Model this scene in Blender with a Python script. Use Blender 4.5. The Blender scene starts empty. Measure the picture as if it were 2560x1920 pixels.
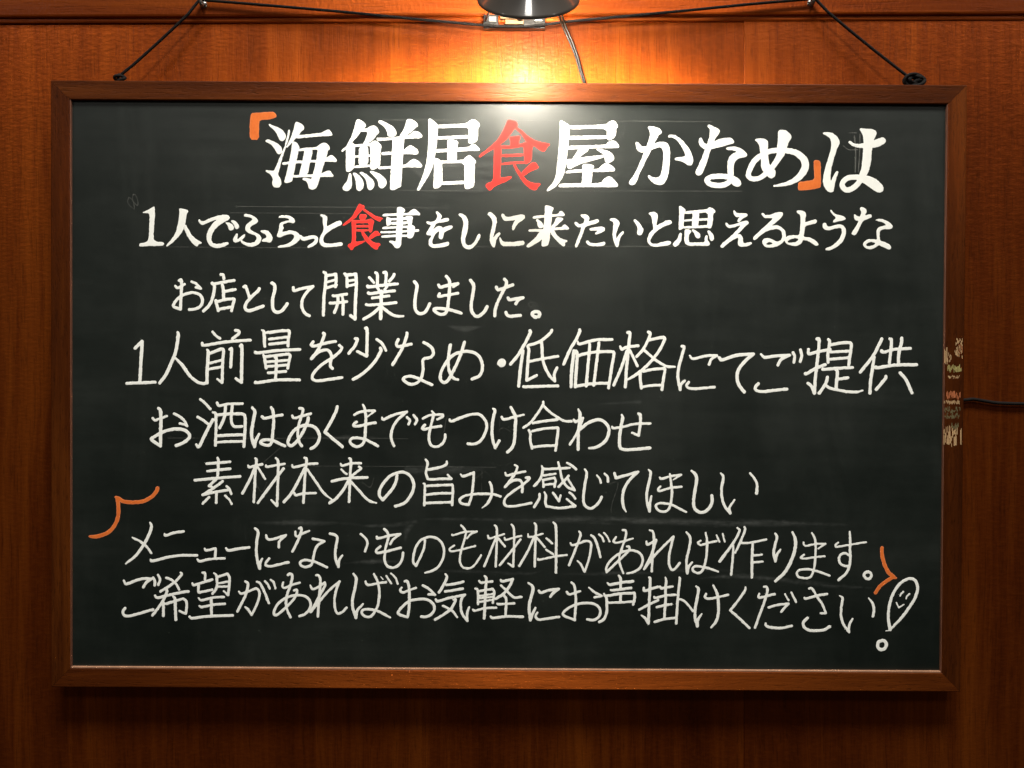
import bpy, bmesh, math, random
import numpy as np
from mathutils import Vector, Matrix

random.seed(7)
scene = bpy.context.scene
COL = scene.collection

# ---------------------------------------------------------------- camera, light, exposure
CAM = Vector((0.0, -0.78, 1.45))
FPX = 28.0 / 36.0 * 2560.0          # focal length in pixels of the 2560 px wide photograph
cam_d = bpy.data.cameras.new("camera")
cam_d.lens = 28.0
cam_d.sensor_width = 36.0
cam_d.clip_start = 0.01
cam_d.clip_end = 50.0
cam = bpy.data.objects.new("camera", cam_d)
cam.location = CAM
cam.rotation_euler = (math.radians(90), 0, 0)
COL.objects.link(cam)
scene.camera = cam

world = bpy.data.worlds.new("World")
scene.world = world
world.use_nodes = True
bg = world.node_tree.nodes["Background"]
bg.inputs[0].default_value = (1.0, 0.86, 0.68, 1)
bg.inputs[1].default_value = 0.03


def area_lamp(name, loc, target, sx, sy, power, color):
    d = bpy.data.lights.new(name, 'AREA')
    d.shape = 'RECTANGLE'
    d.size, d.size_y = sx, sy
    d.energy = power
    d.color = color
    o = bpy.data.objects.new(name, d)
    o.location = loc
    o.rotation_euler = (Vector(target) - Vector(loc)).to_track_quat('-Z', 'Y').to_euler()
    COL.objects.link(o)
    return o


# the room's ceiling lights, behind and above the photographer
area_lamp("ceiling_light", (0.15, -1.30, 4.20), (0, 0, 1.35), 1.4, 0.60, 198, (1.0, 0.955, 0.875))
area_lamp("ceiling_light", (0.02, -2.60, 3.30), (0, 0, 1.45), 0.50, 0.22, 16, (1.0, 0.95, 0.88))
area_lamp("ceiling_light", (-2.0, -2.10, 3.10), (-0.1, 0, 1.45), 0.2, 0.2, 4, (1.0, 0.95, 0.88))
area_lamp("ceiling_light", (2.1, -2.10, 3.10), (0.1, 0, 1.45), 0.2, 0.2, 4, (1.0, 0.95, 0.88))
BULB = 540.0                         # radiance of the picture lamp's bulb

scene.view_settings.view_transform = 'Standard'
scene.view_settings.look = 'None'
scene.view_settings.exposure = 0.0
scene.view_settings.gamma = 1.0
scene.view_settings.use_curve_mapping = False
scene.render.engine = 'CYCLES'
scene.cycles.max_bounces = 8
scene.cycles.caustics_reflective = False
scene.cycles.caustics_refractive = False

WALL_Y = 0.030                       # the front of the wall panelling


def at(x, y, Y):
    """the point seen at photograph pixel (x, y) at world depth Y"""
    t = Y - CAM.y
    return Vector(((x - 1280.0) / FPX * t, Y, CAM.z + (960.0 - y) / FPX * t))


# ---------------------------------------------------------------- node helpers
class Nodes:
    def __init__(self, name):
        self.m = bpy.data.materials.new(name)
        self.m.use_nodes = True
        self.t = self.m.node_tree
        self.p = self.t.nodes["Principled BSDF"]
        self.out = self.t.nodes["Material Output"]

    def n(self, kind, **kw):
        nd = self.t.nodes.new(kind)
        for k, v in kw.items():
            setattr(nd, k, v)
        return nd

    def l(self, a, b):
        self.t.links.new(a, b)

    def val(self, sock, v):
        if isinstance(v, (int, float)):
            sock.default_value = v
        elif isinstance(v, (tuple, list)):
            sock.default_value = tuple(v) + ((1,) if len(v) == 3 and sock.type == 'RGBA' else ())
        else:
            self.l(v, sock)

    def coords(self, scale=(1, 1, 1), loc=(0, 0, 0), kind='Object', warp=None):
        tc = self.n('ShaderNodeTexCoord')
        src = tc.outputs[kind]
        if warp is not None:
            v = self.n('ShaderNodeVectorMath', operation='ADD')
            self.l(src, v.inputs[0])
            self.l(warp, v.inputs[1])
            src = v.outputs[0]
        mp = self.n('ShaderNodeMapping')
        self.l(src, mp.inputs['Vector'])
        mp.inputs['Scale'].default_value = scale
        mp.inputs['Location'].default_value = loc
        return mp.outputs[0]

    def noise(self, vec, scale=1.0, detail=4, rough=0.55, dist=0.0):
        nd = self.n('ShaderNodeTexNoise')
        self.l(vec, nd.inputs['Vector'])
        nd.inputs['Scale'].default_value = scale
        nd.inputs['Detail'].default_value = detail
        nd.inputs['Roughness'].default_value = rough
        nd.inputs['Distortion'].default_value = dist
        return nd.outputs['Fac']

    def ramp(self, fac, stops):
        nd = self.n('ShaderNodeValToRGB')
        el = nd.color_ramp.elements
        while len(el) < len(stops):
            el.new(0.5)
        for e, (p, c) in zip(el, stops):
            e.position = p
            e.color = (c, c, c, 1) if isinstance(c, (int, float)) else tuple(c) + (1,)
        self.l(fac, nd.inputs[0])
        return nd.outputs[0]

    def mix(self, fac, a, b, mode='MIX'):
        nd = self.n('ShaderNodeMix', data_type='RGBA', blend_type=mode)
        self.val(nd.inputs[0], fac)
        self.val(nd.inputs[6], a)
        self.val(nd.inputs[7], b)
        return nd.outputs[2]

    def math(self, op, a, b=0.0, c=0.0, clamp=False):
        nd = self.n('ShaderNodeMath', operation=op, use_clamp=clamp)
        for i, v in enumerate((a, b, c)):
            self.val(nd.inputs[i], v)
        return nd.outputs[0]

    def attr(self, name):
        nd = self.n('ShaderNodeAttribute', attribute_name=name)
        return nd.outputs['Fac']

    def bump(self, h, strength, dist):
        nd = self.n('ShaderNodeBump')
        nd.inputs['Strength'].default_value = strength
        nd.inputs['Distance'].default_value = dist
        self.l(h, nd.inputs['Height'])
        return nd.outputs[0]

    def set(self, **kw):
        for k, v in kw.items():
            self.val(self.p.inputs[k.replace('_', ' ')], v)


def plain(name, col, rough=0.5, metal=0.0, spec=0.5, coat=0.0):
    N = Nodes(name)
    f = N.noise(N.coords((60, 60, 60)), 1, 3)
    c = N.mix(N.ramp(f, [(0.3, 0.0), (0.7, 1.0)]), [x * 0.8 for x in col], [min(1, x * 1.15) for x in col])
    N.set(Base_Color=c, Metallic=metal)
    N.p.inputs['Roughness'].default_value = rough
    N.p.inputs['Specular IOR Level'].default_value = spec
    N.p.inputs['Coat Weight'].default_value = coat
    return N.m


def wood(name, axis, dark, mid, light, seed=0.0, rough=0.45, coat=0.08, coat_rough=0.20, sheen=0.46,
         fine=260.0, long=7.0, bump=0.16, figure=1.0):
    """varnished veneer with its fibres along axis (0 = x, 1 = y, 2 = z)"""
    N = Nodes(name)

    def sc(across, along):
        v = [across, across, across]
        v[axis] = along
        return tuple(v)
    wv = N.noise(N.coords(sc(9, 2.2), (seed, seed, seed)), 1, 2)
    wsub = N.math('MULTIPLY', N.math('SUBTRACT', wv, 0.5), 0.02)
    cmb = N.n('ShaderNodeCombineXYZ')
    for i in range(3):
        if i != axis:
            N.l(wsub, cmb.inputs[i])
    warp = cmb.outputs[0]
    broad = N.noise(N.coords(sc(13, 1.3), (seed + 3, seed, seed + 1), warp=warp), 1, 4, 0.6)
    streak = N.noise(N.coords(sc(70, 2.4), (seed, seed + 5, seed), warp=warp), 1, 5, 0.65)
    hair = N.noise(N.coords(sc(fine, long), (seed, seed, seed + 9), warp=warp), 1, 3, 0.6)
    pore = N.noise(N.coords(sc(fine * 2.2, long * 5), (seed + 1, seed + 7, seed), warp=warp), 1, 2, 0.5)
    fleck = N.noise(N.coords(sc(150, 320), (seed + 2, seed, seed + 4)), 1, 2, 0.5)
    g = N.math('ADD', N.math('MULTIPLY', broad, 0.52), N.math('MULTIPLY', streak, 0.30))
    g = N.math('ADD', g, N.math('MULTIPLY', hair, 0.18))
    col = N.ramp(g, [(0.37, dark), (0.50, mid), (0.63, light)])
    pm = N.ramp(pore, [(0.56, 0.0), (0.70, 1.0)])
    col = N.mix(N.math('MULTIPLY', pm, 0.38), col, [c * 0.35 for c in dark])
    fm = N.ramp(fleck, [(0.45, 0.0), (0.75, 1.0)])
    col = N.mix(N.math('MULTIPLY', fm, 0.22 * figure), col, light)
    h = N.math('ADD', N.math('MULTIPLY', hair, 0.7), N.math('MULTIPLY', fleck, 0.8 * figure))
    h = N.math('SUBTRACT', h, N.math('MULTIPLY', pm, 0.8))
    # light caught by the fibres: spread across the grain, tinted by the wood
    cv = N.n('ShaderNodeCombineXYZ')
    cv.inputs[axis].default_value = 1.0
    vt = N.n('ShaderNodeVectorTransform', vector_type='VECTOR', convert_from='OBJECT', convert_to='WORLD')
    N.l(cv.outputs[0], vt.inputs[0])
    bn = N.bump(h, bump, 0.002)
    gl = N.n('ShaderNodeBsdfAnisotropic')
    N.l(N.mix(0.6, (min(1, 5.7 * light[0]), 5.1 * light[1], 5.4 * light[2]), N.mix(1.0, col, (7.8, 6.4, 5.6), 'MULTIPLY')), gl.inputs['Color'])
    gl.inputs['Roughness'].default_value = 0.60
    gl.inputs['Anisotropy'].default_value = 0.60
    N.l(vt.outputs[0], gl.inputs['Tangent'])
    N.l(bn, gl.inputs['Normal'])
    mx = N.n('ShaderNodeMixShader')
    mx.inputs[0].default_value = sheen
    N.l(N.p.outputs[0], mx.inputs[1])
    N.l(gl.outputs[0], mx.inputs[2])
    N.l(mx.outputs[0], N.out.inputs['Surface'])
    N.set(Base_Color=col, Normal=bn, Roughness=rough)
    N.p.inputs['Specular IOR Level'].default_value = 0.10
    N.p.inputs['Coat Weight'].default_value = coat
    N.p.inputs['Coat Roughness'].default_value = coat_rough
    N.l(N.bump(h, bump * 0.6, 0.002), N.p.inputs['Coat Normal'])
    return N.m


# ---------------------------------------------------------------- mesh helpers
def link(name, me, mat, parent=None):
    o = bpy.data.objects.new(name, me)
    COL.objects.link(o)
    if mat is not None:
        me.materials.append(mat)
    if parent is not None:
        o.parent = parent
    return o


def empty(name, loc=(0, 0, 0)):
    o = bpy.data.objects.new(name, None)
    o.empty_display_size = 0.02
    o.location = loc
    COL.objects.link(o)
    return o


def tag(o, label=None, cat=None, group=None, kind=None):
    for k, v in (('label', label), ('category', cat), ('group', group), ('kind', kind)):
        if v:
            o[k] = v
    return o


def bm_obj(name, bm, mat, parent=None, smooth=False):
    me = bpy.data.meshes.new(name)
    bmesh.ops.recalc_face_normals(bm, faces=bm.faces)
    bm.to_mesh(me)
    bm.free()
    if smooth:
        for p in me.polygons:
            p.use_smooth = True
    return link(name, me, mat, parent)


def add_box(bm, lo, hi, bevel=0.0, mat4=None):
    t = bmesh.new()
    bmesh.ops.create_cube(t, size=1.0)
    c = (Vector(lo) + Vector(hi)) / 2
    s = Vector(hi) - Vector(lo)
    for v in t.verts:
        v.co = Vector((v.co.x * s.x, v.co.y * s.y, v.co.z * s.z)) + c
    if bevel:
        bmesh.ops.bevel(t, geom=t.edges[:], offset=bevel, segments=3, affect='EDGES', profile=0.6)
    if mat4 is not None:
        bmesh.ops.transform(t, matrix=mat4, verts=t.verts)
    me = bpy.data.meshes.new("tmp")
    t.to_mesh(me)
    t.free()
    bm.from_mesh(me)
    bpy.data.meshes.remove(me)


def catmull(pts, per=8):
    """dense points through pts (Vectors of any size)"""
    if len(pts) < 3:
        return [pts[0].lerp(pts[1], i / per) for i in range(per + 1)] if len(pts) == 2 else pts
    P = [pts[0] * 2 - pts[1]] + list(pts) + [pts[-1] * 2 - pts[-2]]
    out = []
    for i in range(1, len(P) - 2):
        a, b, c, d = P[i - 1], P[i], P[i + 1], P[i + 2]
        for k in range(per):
            t = k / per
            out.append(0.5 * ((2 * b) + (c - a) * t + (2 * a - 5 * b + 4 * c - d) * t * t
                              + (3 * b - a - 3 * c + d) * t ** 3))
    out.append(pts[-1].copy())
    return out


def add_tube(bm, path, r, seg=10, cap=True):
    path = [Vector(p) for p in path]
    n = len(path)
    up = Vector((0, -1, 0.013)).normalized()
    rings = []
    for i, p in enumerate(path):
        t = (path[min(i + 1, n - 1)] - path[max(i - 1, 0)])
        t = t.normalized() if t.length > 1e-9 else Vector((1, 0, 0))
        a = up - t * up.dot(t)
        if a.length < 1e-4:
            a = Vector((1, 0, 0)) - t * t.x
        a.normalize()
        up = a
        b = t.cross(a)
        rr = r[i] if isinstance(r, (list, tuple)) else r
        rings.append([bm.verts.new(p + (a * math.cos(2 * math.pi * k / seg) + b * math.sin(2 * math.pi * k / seg)) * rr)
                      for k in range(seg)])
    for i in range(n - 1):
        for k in range(seg):
            bm.faces.new((rings[i][k], rings[i][(k + 1) % seg], rings[i + 1][(k + 1) % seg], rings[i + 1][k]))
    if cap:
        bm.faces.new(rings[0][::-1])
        bm.faces.new(rings[-1])


def resample(path, step):
    d = [0.0]
    for a, b in zip(path, path[1:]):
        d.append(d[-1] + (b - a).length)
    n = max(2, int(d[-1] / step))
    out, j = [], 0
    for i in range(n + 1):
        s = d[-1] * i / n
        while j < len(d) - 2 and d[j + 1] < s:
            j += 1
        w = (s - d[j]) / max(1e-9, d[j + 1] - d[j])
        out.append(path[j].lerp(path[j + 1], min(1, w)))
    return out


def add_braid(bm, path, r, pitch, strands=4, seg=6):
    """a laid cord: strands twisted round the path"""
    path = resample([Vector(p) for p in path], pitch / 9.0)
    n = len(path)
    up = Vector((0, -1, 0.013)).normalized()
    fr, s = [], 0.0
    for i, p in enumerate(path):
        t = (path[min(i + 1, n - 1)] - path[max(i - 1, 0)]).normalized()
        a = (up - t * up.dot(t)).normalized()
        up = a
        if i:
            s += (p - path[i - 1]).length
        fr.append((p, a, t.cross(a), s))
    for k in range(strands):
        add_tube(bm, [p + (a * math.cos(2 * math.pi * (q / pitch + k / strands))
                           + b * math.sin(2 * math.pi * (q / pitch + k / strands))) * r * 0.5
                      for p, a, b, q in fr], r * 0.56, seg)


def add_lathe(bm, prof, base, axis, seg=64):
    """prof: (radius, distance along axis) pairs, turned about axis through base"""
    axis = Vector(axis).normalized()
    u = axis.orthogonal().normalized()
    v = axis.cross(u)
    rings = []
    for r, h in prof:
        c = Vector(base) + axis * h
        if r < 1e-6:
            rings.append([bm.verts.new(c)])
        else:
            rings.append([bm.verts.new(c + (u * math.cos(2 * math.pi * k / seg) + v * math.sin(2 * math.pi * k / seg)) * r)
                          for k in range(seg)])
    for A, B in zip(rings, rings[1:]):
        for k in range(seg):
            q = (k + 1) % seg
            if len(A) == 1 and len(B) > 1:
                bm.faces.new((A[0], B[k], B[q]))
            elif len(B) == 1 and len(A) > 1:
                bm.faces.new((A[k], B[0], A[q]))
            elif len(A) > 1:
                bm.faces.new((A[k], B[k], B[q], A[q]))


# ---------------------------------------------------------------- the wall
# albedo of the red brown veneer
m_wall_left = wood("wall_veneer", 2, (0.030, 0.0050, 0.0005), (0.061, 0.0116, 0.0010), (0.116, 0.0275, 0.0023), 1.7)
m_wall_right = wood("wall_veneer_right", 2, (0.028, 0.0047, 0.0005), (0.057, 0.0107, 0.0010), (0.106, 0.0248, 0.0023), 23.1)
m_trim = wood("trim_veneer", 0, (0.036, 0.0056, 0.0006), (0.072, 0.0128, 0.0010), (0.126, 0.0285, 0.0024), 5.3)

seam = at(1861, 120, WALL_Y).x
bm = bmesh.new()
add_box(bm, (-1.6, WALL_Y, 0.2), (seam - 0.0006, WALL_Y + 0.02, 2.4), 0.0001)
tag(bm_obj("wall_panel", bm, m_wall_left), kind='structure', label='red brown varnished veneer wall left of the seam', cat='wall')
bm = bmesh.new()
add_box(bm, (seam - 0.0004, WALL_Y - 0.0012, 0.2), (1.6, WALL_Y + 0.0190, 2.4), 0.0011)
tag(bm_obj("wall_panel", bm, m_wall_right), kind='structure', label='red brown varnished veneer wall right of the seam', cat='wall')

# the horizontal rail across the top, its lower edge moulded, running a touch out of level
zt = at(1280, 45, WALL_Y).z
prof = [(WALL_Y - 0.0001, zt - 0.0045), (WALL_Y - 0.0022, zt - 0.0045), (WALL_Y - 0.0028, zt - 0.0032),
        (WALL_Y - 0.0028, zt - 0.0010), (WALL_Y - 0.0016, zt), (WALL_Y - 0.0042, zt + 0.0004),
        (WALL_Y - 0.0050, zt + 0.0012), (WALL_Y - 0.0055, zt + 0.0026), (WALL_Y - 0.0055, zt + 0.30),
        (WALL_Y - 0.0001, zt + 0.30)]
bm = bmesh.new()
L = [bm.verts.new((-1.6, y, z + 0.0032 * -1.6 )) for y, z in prof]
R = [bm.verts.new((1.6, y, z + 0.0032 * 1.6)) for y, z in prof]
for i in range(len(prof)):
    j = (i + 1) % len(prof)
    bm.faces.new((L[i], L[j], R[j], R[i]))
bm.faces.new(L)
bm.faces.new(R[::-1])
tag(bm_obj("wall_rail", bm, m_trim), kind='structure', label='horizontal wooden rail moulding across the top of the wall', cat='wall rail')

# ---------------------------------------------------------------- the board
# frame of reference of the hanging board, a little tipped forward and out of level
U = Vector((0.99998620, -0.00011, -0.0052551)).normalized()
Vv = Vector((0.0050014, -0.0109127, 0.9999279))
Vv = (Vv - U * Vv.dot(U)).normalized()
Nn = Vv.cross(U)                      # points away from the camera
BW, BH = 0.8982, 0.5972               # outside of the frame
TL = Vector((-0.4520692, 0.0, 0.29772321 + CAM.z))
ORG = TL + U * (BW / 2) - Vv * BH     # bottom centre of the frame, on its front
DEPTH = 0.020
RAIL = 0.0188
PAN = 0.0034                          # how far the writing surface lies behind the frame's front

board = empty("chalkboard")
# local axes: x right, y away from the viewer, z up
M4 = Matrix((U, Nn, Vv)).transposed().to_4x4()
M4.translation = ORG
board.matrix_world = M4
M4i = M4.inverted()
tag(board, 'wood framed chalkboard covered in handwritten Japanese, hanging from a black cord', 'chalkboard')


def loc(x, y, depth=PAN):
    """board coordinates of photograph pixel (x, y) on the plane lying depth behind the frame's front"""
    o = M4i @ CAM
    d = M4i.to_3x3() @ Vector(((x - 1280.0) / FPX, 1.0, (960.0 - y) / FPX))
    return o + d * ((depth - o.y) / d.y)


FD, FM, FL = (0.017, 0.0036, 0.0006), (0.041, 0.0092, 0.0012), (0.084, 0.0215, 0.0028)
m_frame_h = wood("frame_wood_lying", 0, FD, FM, FL, 2.2, rough=0.42, coat=0.03, coat_rough=0.3, sheen=0.20, fine=330, long=16, bump=0.2, figure=0.2)
m_frame_v = wood("frame_wood_upright", 2, FD, FM, FL, 8.2, rough=0.42, coat=0.03, coat_rough=0.3, sheen=0.20, fine=330, long=16, bump=0.2, figure=0.2)
m_lip = plain("lit_wood_lip", (0.26, 0.135, 0.080), 0.5)  # light caught by the bottom inner edge is put into this pale colour


def rail(name, p0, p1, inward, mat):
    """one mitred frame rail from corner p0 to corner p1; inward points to the board's middle"""
    p0, p1, w = Vector(p0), Vector(p1), Vector(inward)
    along = (p1 - p0).normalized()
    e = 0.0010
    prof = [(0.0, DEPTH), (0.0, e), (e * 0.3, e * 0.3), (e, 0.0), (RAIL - e, 0.0), (RAIL - e * 0.3, e * 0.3),
            (RAIL, e), (RAIL, DEPTH)]
    bm = bmesh.new()
    n = 24
    rows = []
    for i in range(n + 1):
        row = []
        for a, d in prof:
            s0, s1 = a + 0.00012, (p1 - p0).length - a - 0.00012
            row.append(bm.verts.new(p0 + along * (s0 + (s1 - s0) * i / n) + w * a + Vector((0, d, 0))))
        rows.append(row)
    for A, B in zip(rows, rows[1:]):
        for k in range(len(prof)):
            q = (k + 1) % len(prof)
            bm.faces.new((A[k], A[q], B[q], B[k]))
    bm.faces.new(rows[0][::-1])
    bm.faces.new(rows[-1])
    return bm_obj(name, bm, mat, board)


hw = BW / 2
rail_t = rail("frame_rail", (-hw, 0, BH), (hw, 0, BH), (0, 0, -1), m_frame_h)
rail_b = rail("frame_rail", (-hw, 0, 0), (hw, 0, 0), (0, 0, 1), m_frame_h)
rail_l = rail("frame_rail", (-hw, 0, 0), (-hw, 0, BH), (1, 0, 0), m_frame_v)
rail_r = rail("frame_rail", (hw, 0, 0), (hw, 0, BH), (-1, 0, 0), m_frame_v)

# thin lip between frame and writing surface, lit bottom painted pale, dimmer sides brown
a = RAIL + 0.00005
m_lip_side = plain("shaded_wood_lip", (0.12, 0.045, 0.024), 0.5)  # same lip, darker colour stands in for the weaker light at the sides
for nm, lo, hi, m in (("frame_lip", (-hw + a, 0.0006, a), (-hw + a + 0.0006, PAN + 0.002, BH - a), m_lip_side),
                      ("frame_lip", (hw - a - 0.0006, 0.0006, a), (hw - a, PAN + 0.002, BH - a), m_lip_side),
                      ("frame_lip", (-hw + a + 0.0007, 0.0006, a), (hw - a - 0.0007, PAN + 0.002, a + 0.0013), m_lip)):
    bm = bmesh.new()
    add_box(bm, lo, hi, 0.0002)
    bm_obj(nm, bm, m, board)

# writing surface
N = Nodes("slate_paint")
c1 = N.noise(N.coords((5, 5, 9), (3, 1, 2)), 1, 5, 0.6)
c2 = N.noise(N.coords((6, 6, 60), (1, 4, 2)), 1, 4, 0.6)
c3 = N.noise(N.coords((60, 60, 60), (1, 8, 2)), 1, 3, 0.6)
vo = N.n('ShaderNodeTexVoronoi')
N.l(N.coords((120, 120, 120)), vo.inputs['Vector'])
vo.inputs['Scale'].default_value = 1.0
sp = N.ramp(vo.outputs['Distance'], [(0.02, 1.0), (0.075, 0.0)])
spm = N.ramp(N.noise(N.coords((14, 14, 14), (5, 5, 5)), 1, 2), [(0.52, 0.0), (0.72, 1.0)])
spk = N.math('MULTIPLY', sp, spm)
c4 = N.noise(N.coords((16, 16, 3.0), (4, 2, 9)), 1, 5, 0.65, 0.6)
haze = N.math('MULTIPLY', N.ramp(c1, [(0.36, 0.0), (0.70, 1.0)]), N.ramp(c2, [(0.25, 0.35), (0.78, 1.0)]))
haze = N.math('ADD', haze, N.math('MULTIPLY', N.ramp(c4, [(0.48, 0.0), (0.74, 1.0)]), 0.35))
dust = N.math('ADD', N.math('MULTIPLY', haze, 0.60), N.math('MULTIPLY', N.ramp(c3, [(0.4, 0.0), (0.8, 1.0)]), 0.10))
dust = N.math('ADD', dust, N.math('MULTIPLY', spk, 1.2))
col = N.mix(N.math('MINIMUM', dust, 1.0), (0.0021, 0.0042, 0.0031), (0.0120, 0.0158, 0.0125))
N.set(Base_Color=col, Roughness=N.ramp(haze, [(0.0, 0.41), (1.0, 0.56)]), Normal=N.bump(c3, 0.05, 0.001))
N.p.inputs['Specular IOR Level'].default_value = 0.43
m_slate = N.m
bm = bmesh.new()
add_box(bm, (-hw + RAIL - 0.004, PAN, RAIL - 0.004), (hw - RAIL + 0.004, PAN + 0.004, BH - RAIL + 0.004))
# keep it inside the rails: the rails' inner faces hide the margin
bm_obj("writing_surface", bm, m_slate, board)

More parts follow.
